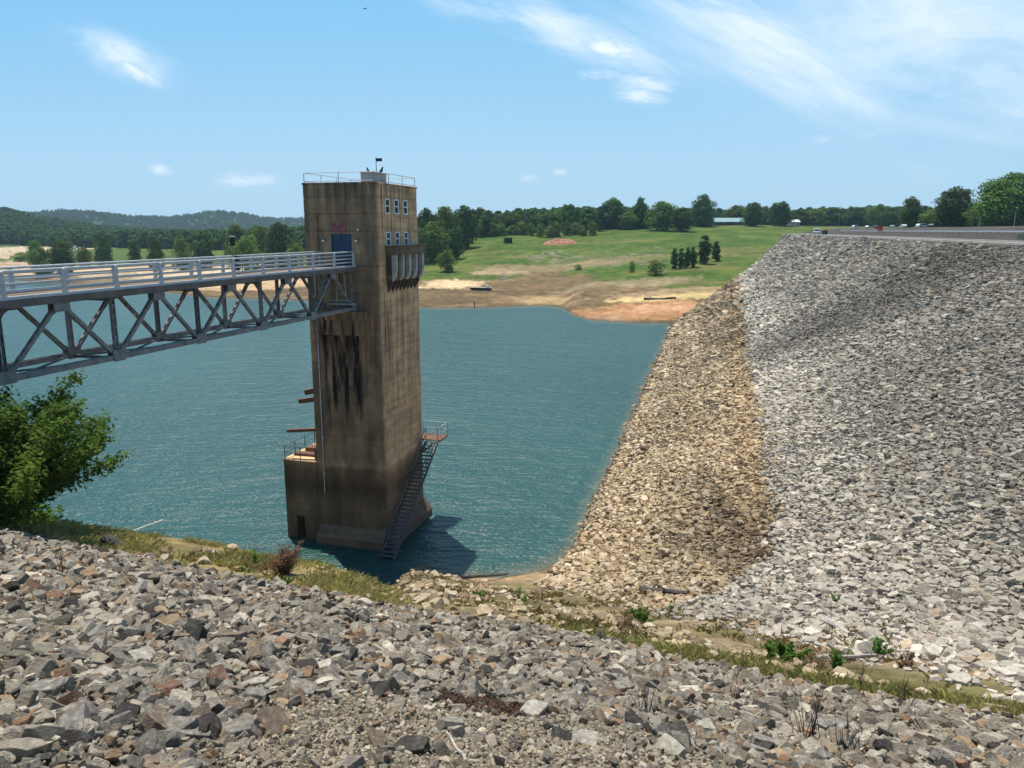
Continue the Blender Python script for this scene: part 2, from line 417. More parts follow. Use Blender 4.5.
def link(name, me, parent=None, loc=None):
    o = bpy.data.objects.new(name, me); COL.objects.link(o)
    if parent: o.parent = parent
    if loc is not None: o.location = loc
    return o
def tag(o, label=None, cat=None, group=None, kind=None):
    for k, v in (('label', label), ('category', cat), ('group', group), ('kind', kind)):
        if v: o[k] = v
    return o
def empty(name, loc, rz=0, label=None, cat=None, group=None):
    o = bpy.data.objects.new(name, None); COL.objects.link(o)
    o.location = [float(v) for v in loc]; o.rotation_euler = (0, 0, rz); o.empty_display_size = .3
    return tag(o, label, cat, group)
def copy_tree(o, parent=None):
    c = o.copy(); COL.objects.link(c)
    if parent is not None: c.parent = parent
    for ch in list(o.children): copy_tree(ch, c)
    return c
def np_mesh(name, V, F, mat=None, attrs=None):
    """V (n,3), F (m,k) numpy -> mesh, attrs: {name: (domain, type, array)}"""
    me = bpy.data.meshes.new(name); V = np.asarray(V, np.float32); F = np.asarray(F, np.int32)
    me.vertices.add(len(V)); me.vertices.foreach_set('co', V.ravel())
    m, k = F.shape
    me.loops.add(m * k); me.loops.foreach_set('vertex_index', F.ravel())
    me.polygons.add(m); me.polygons.foreach_set('loop_start', np.arange(0, m * k, k, dtype=np.int32))
    me.update(calc_edges=True)
    for an, (dom, ty, arr) in (attrs or {}).items():
        a = me.attributes.new(an, ty, dom)
        a.data.foreach_set({'FLOAT': 'value', 'INT': 'value', 'FLOAT_VECTOR': 'vector', 'FLOAT_COLOR': 'color'}[ty], np.asarray(arr, np.int32 if ty == 'INT' else np.float32).ravel())
    if mat: me.materials.append(mat)
    return me

# ------------------------------------------------------------------ scatter (one "stuff" object)
def scatter(name, P, rot, scl, idx, col, sources):
    n = len(P)
    me = bpy.data.meshes.new(name); me.vertices.add(n); me.vertices.foreach_set('co', np.asarray(P, np.float32).ravel())
    for an, ty, arr, key in (('rot', 'FLOAT_VECTOR', rot, 'vector'), ('scl', 'FLOAT_VECTOR', scl, 'vector'), ('idx', 'INT', idx, 'value'), ('col', 'FLOAT_COLOR', col, 'color')):
        a = me.attributes.new(an, ty, 'POINT'); a.data.foreach_set(key, np.asarray(arr, np.int32 if ty == 'INT' else np.float32).ravel())
    o = link(name, me)
    ng = bpy.data.node_groups.new(name + '_nodes', 'GeometryNodeTree')
    ng.interface.new_socket('Geometry', in_out='INPUT', socket_type='NodeSocketGeometry')
    ng.interface.new_socket('Geometry', in_out='OUTPUT', socket_type='NodeSocketGeometry')
    gi = ng.nodes.new('NodeGroupInput'); go = ng.nodes.new('NodeGroupOutput')
    iop = ng.nodes.new('GeometryNodeInstanceOnPoints'); iop.inputs['Pick Instance'].default_value = True
    jn = ng.nodes.new('GeometryNodeJoinGeometry')
    for so in sources:
        oi = ng.nodes.new('GeometryNodeObjectInfo'); oi.inputs['Object'].default_value = so; oi.inputs['As Instance'].default_value = True
        ng.links.new(oi.outputs['Geometry'], jn.inputs[0])
    def na(nm, ty):
        a = ng.nodes.new('GeometryNodeInputNamedAttribute'); a.data_type = ty; a.inputs['Name'].default_value = nm
        return a.outputs['Attribute']
    ng.links.new(gi.outputs[0], iop.inputs['Points']); ng.links.new(jn.outputs[0], iop.inputs['Instance'])
    ng.links.new(na('idx', 'INT'), iop.inputs['Instance Index'])
    ng.links.new(na('rot', 'FLOAT_VECTOR'), iop.inputs['Rotation']); ng.links.new(na('scl', 'FLOAT_VECTOR'), iop.inputs['Scale'])
    ng.links.new(iop.outputs[0], go.inputs[0])
    md = o.modifiers.new('scatter', 'NODES'); md.node_group = ng
    tag(o, kind='stuff')
    return o

# ------------------------------------------------------------------ sun, sky
SUN_AZ_VEC = Vector((-.50, .866, 0)).normalized()
EL = R(70)
S = Vector((SUN_AZ_VEC.x * math.cos(EL), SUN_AZ_VEC.y * math.cos(EL), math.sin(EL)))
sd = bpy.data.lights.new('sun', 'SUN'); sd.energy = 5.0; sd.angle = R(.5); sd.color = (1, .95, .87)
so = bpy.data.objects.new('sun', sd); COL.objects.link(so)
so.location = (0, 0, 200); so.rotation_euler = S.to_track_quat('Z', 'Y').to_euler()
w = bpy.data.worlds.new('World'); scene.world = w; w.use_nodes = True
nt = w.node_tree; bg = nt.nodes['Background']
sky = N(nt, 'ShaderNodeTexSky'); sky.sky_type = 'NISHITA'; sky.sun_disc = False
sky.sun_elevation = EL; sky.sun_rotation = math.atan2(S.x, S.y)
sky.altitude = 200; sky.air_density = 1.0; sky.dust_density = .3; sky.ozone_density = 1.6
SKY_STRENGTH = .13
bg.inputs['Strength'].default_value = SKY_STRENGTH
tc = N(nt, 'ShaderNodeTexCoord')
sp = N(nt, 'ShaderNodeSeparateXYZ'); L(nt, tc.outputs['Generated'], sp.inputs[0])
def math_(op, a, b=None, c=None):
    n = N(nt, 'ShaderNodeMath', operation=op)
    for i, v in enumerate((a, b, c)):
        if v is None: continue
        if isinstance(v, (int, float)): n.inputs[i].default_value = v
        else: L(nt, v, n.inputs[i])
    return n.outputs[0]
yy = math_('MAXIMUM', sp.outputs[1], .08)
u = math_('DIVIDE', sp.outputs[0], yy); v = math_('DIVIDE', sp.outputs[2], yy)
def N_clamp(x):
    n = N(nt, 'ShaderNodeClamp'); L(nt, x, n.inputs[0]); return n.outputs[0]
def cloud(px, py, ru, rv, ang, noise_sc, stretch, lo, hi, amp, seed):
    r = ray(px, py); cu, cv = r[0] / r[1], r[2] / r[1]
    ca, sa = math.cos(R(ang)), math.sin(R(ang))
    du = math_('SUBTRACT', u, float(cu)); dv = math_('SUBTRACT', v, float(cv))
    a = math_('ADD', math_('MULTIPLY', du, ca), math_('MULTIPLY', dv, sa))
    b = math_('SUBTRACT', math_('MULTIPLY', dv, ca), math_('MULTIPLY', du, sa))
    q = math_('ADD', math_('POWER', math_('ABSOLUTE', math_('DIVIDE', a, ru)), 2.0), math_('POWER', math_('ABSOLUTE', math_('DIVIDE', b, rv)), 2.0))
    g = math_('EXPONENT', math_('MULTIPLY', q, -1.0))
    cb = N(nt, 'ShaderNodeCombineXYZ'); L(nt, math_('MULTIPLY', a, 1.0 / stretch), cb.inputs[0]); L(nt, b, cb.inputs[1]); cb.inputs[2].default_value = seed * 3.7
    n = noise(nt, noise_sc, cb.outputs[0], 9, .62); n.inputs['Distortion'].default_value = .6
    n2 = noise(nt, noise_sc * 3.3, cb.outputs[0], 9, .7); n2.inputs['Distortion'].default_value = 1.2
    nn = math_('ADD', math_('MULTIPLY', n.outputs[0], .68), math_('MULTIPLY', n2.outputs[0], .32))
    f = math_('MULTIPLY', g, N_clamp(math_('MULTIPLY', math_('SUBTRACT', nn, .36), 3.4)))
    mr = N(nt, 'ShaderNodeMapRange', interpolation_type='SMOOTHSTEP'); L(nt, f, mr.inputs[0])
    mr.inputs[1].default_value = lo; mr.inputs[2].default_value = hi; mr.inputs[3].default_value = 0; mr.inputs[4].default_value = amp
    return mr.outputs[0]
CL = [
    (112, 52, .090, .028, -18, 9, 4, .08, .95, .68, 1),
    (140, 70, .035, .016, -30, 12, 2.5, .08, .75, .8, 14),
    (530, 20, .21, .036, -17, 8, 6, .08, .9, .75, 2),
    (606, 48, .05, .014, -8, 14, 3, .1, .7, .8, 15),
    (650, 84, .055, .013, -4, 13, 4, .08, .85, .7, 3),
    (640, 98, .040, .012, -3, 16, 3, .1, .7, .7, 9),
    (598, 74, .035, .010, 5, 16, 3, .1, .7, .6, 13),
    (755, 38, .27, .075, -24, 6, 6, .10, 1.0, .62, 4),
    (965, 60, .32, .16, -10, 4, 3, .02, 1.0, .6, 5),
    (850, 135, .045, .012, 10, 14, 3, .1, .7, .6, 6),
    (248, 180, .045, .014, 0, 14, 3, .1, .7, .55, 7),
    (160, 171, .018, .009, 0, 18, 2, .1, .7, .6, 8),
    (530, 178, .016, .007, 0, 18, 2, .1, .7, .55, 10),
    (560, 172, .012, .006, 0, 18, 2, .1, .7, .5, 11),
]
tot = None
for c in CL:
    o_ = cloud(*c); tot = o_ if tot is None else math_('MAXIMUM', tot, o_)
SKY_TINT = (.70, 1.02, 1.10)
skyc = mix(nt, 1.0, sky.outputs[0], SKY_TINT, 'MULTIPLY')
def vrange(a, b):
    n = N(nt, 'ShaderNodeMapRange', interpolation_type='SMOOTHSTEP'); L(nt, v, n.inputs[0])
    n.inputs[1].default_value = a; n.inputs[2].default_value = b; n.inputs[3].default_value = 0; n.inputs[4].default_value = 1
    return n.outputs[0]
low_sky = mix(nt, vrange(-.06, .32), (3.75, 5.4, 6.5), (1.7, 4.1, 6.5))
skyc = mix(nt, vrange(.25, .9), low_sky, skyc)
CLOUD_C = (8.2, 8.4, 8.6)
L(nt, mix(nt, tot, skyc, CLOUD_C), bg.inputs['Color'])

scene.view_settings.view_transform = 'Standard'; scene.view_settings.look = 'None'
scene.view_settings.exposure = 0.15; scene.view_settings.gamma = 1.0; scene.view_settings.use_curve_mapping = False
scene.render.resolution_x, scene.render.resolution_y = 1024, 768
scene.cycles.max_bounces = 6; scene.cycles.diffuse_bounces = 3; scene.cycles.volume_bounces = 0
scene.cycles.transparent_max_bounces = 8
scene.cycles.use_denoising = True

# ------------------------------------------------------------------ the ground: one sheet
def ground_colour(X, Y, Z):
    C = np.zeros((len(X), 3)); C[:] = (.20, .175, .145)
    def put(w, c):
        w = np.clip(w, 0, 1)[:, None]; C[:] = C * (1 - w) + np.array(c) * w
    n1 = fbm(X * .12, Y * .12, 41); n2 = fbm(X * .6, Y * .6, 43); n3 = fbm(X * .02, Y * .02, 47)
    zf, zd, zh = z_fore(X, Y), z_dam(X, Y), z_hill(X, Y)
    s = s_of(X, Y); w_left = 1 - left_w(X, Y); d = d_dam(X, Y)
    # --- hillside
    hm = smooth(-.3, .3, zh - np.maximum(zf, zd))
    t = hill_t(X, Y); px, _ = hill_par(X, Y)
    tt = t + .16 * (n1 - .5) + .25 * (n3 - .5)
    put(hm, (.15, .10, .055))
    put(hm * smooth(.05, .2, tt), (.19, .13, .07)); put(hm * smooth(.48, .62, fbm(X * .09, Y * .22, 62)) * .8, (.27, .185, .095)); put(hm * smooth(.5, .62, fbm(X * .2, Y * .4, 63)) * .6, (.10, .085, .04))
    left_sand = 1 - smooth(300, 430, px)
    put(hm * left_sand * smooth(.10, .3, tt) , (.36, .26, .155))
    put(hm * left_sand * smooth(.4, .55, n2 * .4 + n1 * .6) * smooth(.08, .3, tt), (.50, .36, .22))
    g0 = np.interp(px, [-300, 0, 120, 200, 300, 430, 500, 560, 640, 700, 760, 900], [.8, .8, .55, .45, .5, .20, .24, .26, .14, .06, .0, .0])
    green = smooth(g0, g0 + .1, tt)
    put(hm * green, (.060, .115, .017))
    put(hm * green * smooth(.45, .62, n1), (.105, .14, .028))
    put(hm * green * smooth(.55, .7, n3 * .5 + n2 * .5) * .8, (.055, .095, .018))
    put(hm * green * smooth(.55, .62, fbm(X * .02, Y * .11, 61)) * .5, (.19, .165, .06))
    put(hm * smooth(.36, .44, tt) * (1 - smooth(.5, .6, tt)) * smooth(.5, .62, n2) * smooth(500, 540, px) * (1 - smooth(640, 680, px)) * .8, (.23, .19, .14))
    far = smooth(650, 900, np.hypot(X, Y)); put(hm * far, (.03, .066, .022))
    def patch(cx, cy, ru, rv, c, k=1.0, ns=.5):
        P = hit(cx, cy); A = hit(cx + ru, cy); B = hit(cx, cy - rv)
        rx, ry = max(.5, np.hypot(*(A - P)[:2])), max(.5, np.hypot(*(B - P)[:2]))
        q = ((X - P[0]) / rx) ** 2 + ((Y - P[1]) / ry) ** 2
        put(k * hm * smooth(1.3, .6, q + ns * 3.2 * (n2 - .5) + ns * 2.5 * (n1 - .5)), c)
    patch(640, 311, 62, 8, (.41, .215, .10)); patch(670, 308, 36, 5, (.49, .28, .155))
    patch(680, 296, 45, 3.5, (.56, .42, .19)); patch(700, 290, 40, 3, (.42, .29, .17), .7)
    patch(450, 284, 34, 4, (.62, .46, .27)); patch(545, 301, 24, 4, (.36, .26, .13)); patch(500, 272, 30, 3, (.40, .29, .18), .8)
    patch(600, 318, 30, 3, (.36, .22, .12)); patch(560, 268, 60, 4, (.30, .22, .13), .6)
    patch(620, 283, 70, 3, (.30, .23, .14), .7); patch(660, 283, 40, 2.5, (.36, .27, .17), .7)
    for (a, b2, r_, c_) in ((20, 259, 45, (.56, .42, .28)), (95, 270, 60, (.55, .40, .24)), (250, 285, 60, (.52, .37, .21)), (215, 270, 60, (.6, .46, .3)), (40, 249, 50, (.50, .40, .27))):
        patch(a, b2, r_, 4, c_)
    patch(75, 257, 60, 3.5, (.085, .12, .03)); patch(150, 260, 70, 4.5, (.075, .115, .025))
    # --- dam
    dm = smooth(-.2, .2, zd - np.maximum(zf, zh))
    lower = 1 - smooth(-.8, .8, d - d_tan(Y) + 1.2 * (n2 - .5))
    put(dm, (.085, .08, .073)); put(dm * lower, (.14, .10, .062))
    put(dm * smooth(43.7, 44.2, d), (.2, .18, .15)); put(dm * smooth(51, 52, d), (.075, .066, .058))
    put(dm * smooth(60, 75, d) * smooth(.45, .6, n1), (.10, .088, .078)); put(dm * smooth(76, 82, d), (.10, .09, .08))
    # --- near slope
    fm = smooth(-.1, .1, zf - np.maximum(zd, zh))
    put(fm, (.12, .11, .095))
    grav = gravel_w(X, Y); put(fm * grav, (.34, .29, .22))
    put(fm * smooth(15.0, 15.8, s), (.21, .16, .095))
    grass = smooth(15.2, 16, s) * (1 - smooth(19.5, 21.5, s))
    put(fm * grass * w_left, (.25, .195, .095)); put(fm * smooth(20, 22, s) * w_left, (.17, .13, .08))
    put(fm * grass * smooth(1.0, 4, X) , (.145, .13, .055))
    put(fm * grass * (1 - w_left) * (1 - smooth(1.0, 4, X)) * smooth(.4, .6, n2), (.16, .14, .06))
    put(fm * smooth(.5, .62, n2) * smooth(18, 24, s), (.30, .225, .135)); put(fm * smooth(.5, .62, fbm(X * .4, Y * .4, 64)) * smooth(16, 18, s) * .7, (.15, .14, .055))
    put(fm * smooth(1.5, .5, Z), (.33, .23, .13))
    mul = ((X + .25) / .75) ** 2 + ((Y - 7.35) / .42) ** 2
    put(fm * smooth(1.3, .6, mul + 1.2 * (n2 - .5)), (.06, .042, .03))
    put(smooth(.35, -.1, Z), (.10, .08, .05))
    return C
def gravel_w(X, Y):
    """bare gravel along the foot of the picture"""
    q = ((X - .1) / 2.5) ** 2 + ((Y - 5.3) / 1.95) ** 2 + 1.0 * (fbm(X * 1.2, Y * 1.2, 77) - .5)
    q2 = ((X - 2.6) / 1.6) ** 2 + ((Y - 5.1) / 1.0) ** 2 + 1.0 * (fbm(X * 1.2, Y * 1.2, 78) - .5)
    return np.maximum(smooth(1.1, .7, q), smooth(1.1, .7, q2))

th = np.concatenate([np.arange(-180, -52, 4.0), np.arange(-52, 52.01, .16), np.arange(56, 180, 4.0)])
rr = np.concatenate([[.01, .6, 1.2], np.exp(np.linspace(math.log(2), math.log(12), 90)), np.exp(np.linspace(math.log(12.2), math.log(520), 330)), np.exp(np.linspace(math.log(530), math.log(9000), 90))])
TH, RR_ = np.meshgrid(np.radians(th), rr)
X, Y = (RR_ * np.sin(TH)).ravel(), (RR_ * np.cos(TH)).ravel()
Z = z_all(X, Y)
colr = np.ones((len(X), 4)); colr[:, :3] = ground_colour(X, Y, Z)
nr, nc = len(rr), len(th)
I = np.arange(nr * nc).reshape(nr, nc); J = np.roll(I, -1, 1)
F = np.stack([I[:-1].ravel(), J[:-1].ravel(), J[1:].ravel(), I[1:].ravel()], 1)[:, ::-1]
me = np_mesh('ground', np.stack([X, Y, Z], 1), F, M['terrain'], {'Col': ('POINT', 'FLOAT_COLOR', colr)})
me.polygons.foreach_set('use_smooth', [True] * len(me.polygons))
tag(link('ground', me), kind='structure')

# ------------------------------------------------------------------ the lake
wt = np.concatenate([np.arange(-62, 40, .4)]); wr = np.exp(np.linspace(math.log(20), math.log(900), 150))
TH, RW = np.meshgrid(np.radians(wt), wr)
X, Y = (RW * np.sin(TH)).ravel(), (RW * np.cos(TH)).ravel()
ter = z_all(X, Y)
I = np.arange(len(X)).reshape(len(wr), len(wt))
F = np.stack([I[:-1, :-1].ravel(), I[:-1, 1:].ravel(), I[1:, 1:].ravel(), I[1:, :-1].ravel()], 1)[:, ::-1]
me = np_mesh('lake', np.stack([X, Y, 0 * X], 1), F, M['water'], {'shallow': ('POINT', 'FLOAT', smooth(-.7, -.05, ter) * .7)})
tag(link('lake', me), kind='structure')

# ------------------------------------------------------------------ rock shapes
def rock_mesh(name, seed, mat, dims=(1, .75, .5), cuts=9, bev=.03, sub=False):
    r = random.Random(seed); bm = bmesh.new()
    bmesh.ops.create_cube(bm, size=1.0)
    for vv in bm.verts: vv.co = Vector((vv.co.x * dims[0], vv.co.y * dims[1], vv.co.z * dims[2])) * r.uniform(.85, 1.1)
    for i in range(cuts):
        nrm = Vector((r.gauss(0, 1), r.gauss(0, 1), r.gauss(0, .8))).normalized()
        ext = max(vv.co.dot(nrm) for vv in bm.verts)
        g = bm.verts[:] + bm.edges[:] + bm.faces[:]
        res = bmesh.ops.bisect_plane(bm, geom=g, plane_co=nrm * ext * r.uniform(.62, .9), plane_no=nrm, clear_outer=True)
        es = [e for e in res['geom_cut'] if isinstance(e, bmesh.types.BMEdge)]
        if es: bmesh.ops.edgeloop_fill(bm, edges=es)
    bmesh.ops.remove_doubles(bm, verts=bm.verts, dist=.02)
    if bev: bmesh.ops.bevel(bm, geom=bm.edges[:], offset=bev, segments=1, affect='EDGES', profile=.6)
    bmesh.ops.triangulate(bm, faces=[f for f in bm.faces if len(f.verts) > 4])
    if sub:
        bmesh.ops.triangulate(bm, faces=bm.faces[:])
        bmesh.ops.subdivide_edges(bm, edges=bm.edges[:], cuts=2, use_grid_fill=True)
        for vv in bm.verts:
            c = vv.co * 3.1 + Vector((seed, seed * 2, 0))
            k = float(fbm(np.array([c.x + c.z]), np.array([c.y - c.z * .7]), seed, 4)[0]) - .5
            vv.co += vv.co.normalized() * k * .10
    bmesh.ops.recalc_face_normals(bm, faces=bm.faces)
    me = bpy.data.meshes.new(name); bm.to_mesh(me); bm.free()
    me.materials.append(mat); return me
dimset = [(1, .8, .55), (1, .7, .42), (1, .62, .6), (1, .9, .35), (1, .55, .45), (1, .8, .7)]
SRC = []
for i in range(18):
    ro = bpy.data.objects.new('stone_source', rock_mesh('stone', 100 + i, M['stone'], dimset[i % 6], 7 + i % 5, .025))
    SRC.append(ro)
def rand_rot(n, tilt=.5):
    return np.stack([rng.normal(0, tilt, n), rng.normal(0, tilt, n), rng.uniform(0, 6.283, n)], 1)
def pick(cols, p, n):
    c = np.array(cols)[rng.choice(len(cols), n, p=np.array(p) / sum(p))]
    return c * rng.uniform(.78, 1.22, (n, 1))
G_COLS = [(.28, .248, .202), (.37, .332, .275), (.17, .15, .122), (.50, .45, .375), (.33, .24, .155), (.28, .175, .11), (.06, .055, .048)]

# near slope: sizes, then the biggest become objects of their own
def fore_pts(n):
    s = np.sqrt(rng.uniform(2.0 ** 2, 15.6 ** 2, n)) if False else rng.uniform(2.2, 15.55, n)
    u = rng.uniform(-27, 15, n)
    X = .347 * s + .938 * u; Y = .938 * s - .347 * u
    k = (Y > 2.2) & (np.abs(X) < Y * .78 + 1.5)
    return X[k], Y[k]
X, Y = fore_pts(125000)
size = np.clip(np.exp(rng.normal(math.log(.080), .52, len(X))), .03, .27)
gw = gravel_w(X, Y)
keep = (rng.uniform(0, 1, len(X)) > gw * .96)
mul = ((X + .25) / .8) ** 2 + ((Y - 7.35) / .42) ** 2
keep &= (mul > 1.0) | (rng.uniform(0, 1, len(X)) < .25)
X, Y, size = X[keep], Y[keep], size[keep]
dist = np.hypot(X, Y)
big = np.argsort(-(size / np.hypot(dist, 4)) * (Y > 3.4) * (np.abs(X) < Y * .66))[:262]
is_big = np.zeros(len(X), bool); is_big[big] = True
FX, FY, FS = X[is_big], Y[is_big], size[is_big]
X, Y, size = X[~is_big], Y[~is_big], size[~is_big]
n = len(X)
Zs = z_all(X, Y) + size * rng.uniform(.0, .42, n)
scl = size[:, None] * rng.uniform(.8, 1.25, (n, 3)) * np.array([1.1, 1, .85])
cols = np.ones((n, 4)); cols[:, :3] = pick(G_COLS, [30, 26, 16, 11, 9, 3, 8], n)
# small broken pieces between the nearer stones
fs_, fu_ = rng.uniform(2.2, 9.5, 45000), rng.uniform(-9, 9, 45000)
hx, hy = .347 * fs_ + .938 * fu_, .938 * fs_ - .347 * fu_
k = (hy > 2.6) & (np.abs(hx) < hy * .72 + .5) & (rng.uniform(0, 1, 45000) > gravel_w(hx, hy) * .9) & (((hx + .25) / .8) ** 2 + ((hy - 7.35) / .42) ** 2 > 1); hx, hy = hx[k], hy[k]
hs_ = np.clip(np.exp(rng.normal(math.log(.04), .4, len(hx))), .018, .08)
X, Y, Zs = np.r_[X, hx], np.r_[Y, hy], np.r_[Zs, z_all(hx, hy) + hs_ * rng.uniform(0, 1.2, len(hx))]
scl = np.r_[scl, hs_[:, None] * rng.uniform(.8, 1.25, (len(hx), 3))]
c_ = np.ones((len(hx), 4)); c_[:, :3] = pick(G_COLS, [28, 24, 18, 12, 12, 5, 6], len(hx)); cols = np.r_[cols, c_]; n = len(X)
# gravel
gx = rng.uniform(-3.2, 5.2, 60000); gy = rng.uniform(3.2, 7.6, 60000)
k = rng.uniform(0, 1, 60000) < gravel_w(gx, gy) * .9
gx, gy = gx[k], gy[k]; m_ = len(gx)
gs = np.clip(np.exp(rng.normal(math.log(.026), .45, m_)), .012, .075)
gz = z_all(gx, gy) + gs * .2
gc = np.ones((m_, 4)); gc[:, :3] = pick([(.42, .37, .29), (.30, .265, .21), (.52, .46, .37), (.33, .255, .17), (.15, .135, .115)], [30, 25, 20, 15, 10], m_)
o = scatter('riprap_rubble', np.stack([np.r_[X, gx], np.r_[Y, gy], np.r_[Zs, gz]], 1), np.r_[rand_rot(n, .5), rand_rot(m_, .8)],
            np.r_[scl, gs[:, None] * rng.uniform(.8, 1.2, (m_, 3))], rng.integers(0, 18, n + m_), np.r_[cols, gc], SRC)
tag(o, 'grey broken limestone rubble and gravel covering the near slope', 'rubble')

# dam face riprap
def dam_cells():
    out = []
    for (y0, y1, sz, dens) in ((8, 40, .19, 3.4), (40, 65, .215, 2.8), (65, 100, .26, 2.1), (100, 150, .35, 1.9), (150, 230, .52, 1.7), (230, 410, .65, 1.6)):
        A = (y1 - y0) * 46
        n = int(A / (sz * sz) * dens * .55)
        Yc = rng.uniform(y0, y1, n); dd = rng.uniform(-.6, 42.9, n)
        Xc = (dd - 8.2 + .2495 * Yc) / .967
        out.append((Xc, Yc, dd, np.full(n, sz)))
    return [np.concatenate(q) for q in zip(*out)]
X, Y, d, sz = dam_cells()
zf, zd, zh = z_fore(X, Y), z_dam(X, Y), z_hill(X, Y)
za_ = z_all(X, Y)
k = (zd > zf - 2.6 * rng.uniform(0, 1, len(X)) ** 1.5) & (zd > zh - .15) & (np.abs(X) < Y * .80 + 4)
X, Y, d, sz, zd = X[k], Y[k], d[k], sz[k], za_[k]
n = len(X)
size = sz * np.clip(np.exp(rng.normal(0, .40, n)), .45, 2.8) * (.75 + .5 * fbm(X * .15, Y * .15, 87))
n1 = fbm(X * .07, Y * .07, 81); n2 = fbm(X * .5, Y * .5, 82)
dn = (d - d_brk(Y)) / (43.7 - d_brk(Y))
low = (d - d_tan(Y) + 2.2 * (n2 - .5) + 1.6 * (fbm(X * .12, Y * .12, 88) - .5) + rng.normal(0, .35, n)) < 0
base = np.where(low[:, None], pick([(.43, .325, .205), (.50, .405, .275), (.30, .215, .13), (.56, .48, .36), (.15, .108, .074)], [30, 26, 18, 18, 8], n),
                pick([(.34, .312, .27), (.40, .368, .318), (.27, .246, .214), (.48, .445, .385), (.33, .265, .195), (.15, .138, .122)], [34, 28, 16, 10, 6, 6], n))
k_ = np.ones(n)
# pale fresh stone along the break, darker bands higher on the face
k_ = np.where(~low, k_ * (1 + .32 * np.exp(-((dn - .06) / .12) ** 2)) * (.86 + .14 * (1 - smooth(.1, .5, dn))), k_)
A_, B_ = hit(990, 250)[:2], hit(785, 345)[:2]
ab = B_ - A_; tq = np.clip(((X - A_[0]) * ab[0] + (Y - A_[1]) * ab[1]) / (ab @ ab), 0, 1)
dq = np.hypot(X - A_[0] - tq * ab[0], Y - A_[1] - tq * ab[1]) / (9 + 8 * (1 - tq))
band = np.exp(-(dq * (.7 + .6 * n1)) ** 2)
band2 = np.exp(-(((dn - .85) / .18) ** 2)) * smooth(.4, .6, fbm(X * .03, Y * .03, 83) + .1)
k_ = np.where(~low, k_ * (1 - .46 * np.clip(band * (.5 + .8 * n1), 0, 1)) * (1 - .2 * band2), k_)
k_ = np.where(low, k_ * (1 - .42 * smooth(.45, .62, fbm(X * .25, Y * .06, 84)) * smooth(.35, .8, d / d_brk(Y))) * (1 + .15 * (1 - smooth(0, 4, d))), k_)
k_ = k_ * (1 - .5 * (1 - smooth(.0, .35, zd)))
rw_ = np.where(low, np.exp(-((d / d_brk(Y) - .93) / .10) ** 2) * np.clip(.25 + 1.1 * (n2 - .2), 0, 1) * rng.uniform(.3, 1, n), 0)[:, None]
base = base * (1 - rw_ * np.array([.02, .17, .36]))
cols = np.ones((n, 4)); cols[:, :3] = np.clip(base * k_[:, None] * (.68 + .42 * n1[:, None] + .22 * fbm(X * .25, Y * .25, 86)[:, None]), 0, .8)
rot = rand_rot(n, .26)
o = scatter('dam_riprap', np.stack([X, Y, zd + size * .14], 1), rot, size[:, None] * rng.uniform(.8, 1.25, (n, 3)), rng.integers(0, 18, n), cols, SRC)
tag(o, 'grey and tan riprap stone facing the long dam embankment', 'riprap')
print('dam stones', n)

# loose stones on the shore, groin and bench
X = rng.uniform(-14, 18, 60000); Y = rng.uniform(13, 60, 60000)
s = s_of(X, Y); zf = z_fore(X, Y); zz = z_all(X, Y)
bowl = smooth(4.5, .5, z_fore(X, Y) - z_dam(X, Y)) * smooth(20, 24, s)
dens = smooth(15.5, 17, s) * (.06 + .30 * smooth(.5, .66, fbm(X * .35, Y * .35, 91)) + .9 * bowl + .40 * smooth(2, 5, X) * smooth(16.6, 17.6, s)) * (1 - .85 * (1 - left_w(X, Y)))
k = (rng.uniform(0, 1, 60000) < dens) & (zz > -.1) & (zf >= zz - .01) & (s > 15.3)
X, Y, zz = X[k], Y[k], zz[k]; n = len(X)
size = np.clip(np.exp(rng.normal(math.log(.16), .5, n)), .06, .45)
cols = np.ones((n, 4)); cols[:, :3] = pick([(.44, .35, .23), (.36, .28, .18), (.52, .45, .34), (.25, .185, .115)], [30, 30, 20, 20], n)
o = scatter('shore_stones', np.stack([X, Y, zz + size * .12], 1), rand_rot(n, .25), size[:, None] * rng.uniform(.8, 1.25, (n, 3)), rng.integers(0, 18, n), cols, SRC)
tag(o, 'scattered tan stones on the sandy bank below the near slope', 'stones')

# ------------------------------------------------------------------ crest road and kerbs
def along_dam(d, Y): return ((d - 8.2 + .2495 * Y) / .967, Y)
def strip(name, d0, d1, z, mat, y0=20, y1=400, th=None):
    mb = MB(); ys = np.arange(y0, y1 + 1, 10.0); zz = z
    rows = []
    for Yc in ys:
        for dd in (d0, d1): rows.append((*along_dam(dd, Yc), z))
    if th is None:
        mb.v = rows; mb.f = [(2 * i, 2 * i + 1, 2 * i + 3, 2 * i + 2) for i in range(len(ys) - 1)]
    else:
        for Yc in ys:
            for dd in (d0, d1): rows.append((*along_dam(dd, Yc), z - th))
        m = 2 * len(ys); mb.v = rows
        for i in range(len(ys) - 1):
            a = 2 * i
            mb.f += [(a, a + 1, a + 3, a + 2), (a, a + 2, m + a + 2, m + a), (a + 1, m + a + 1, m + a + 3, a + 3)]
        mb.f += [(0, m, m + 1, 1)]
    return tag(mb.build(name, mat), kind='structure')
strip('crest_road', 45.2, 50.8, 19.80, M['asphalt'])
strip('kerb', 44.0, 45.2, 20.0, M['kerb'], th=.5)
strip('kerb', 50.8, 51.6, 20.0, M['kerb'], th=.5)

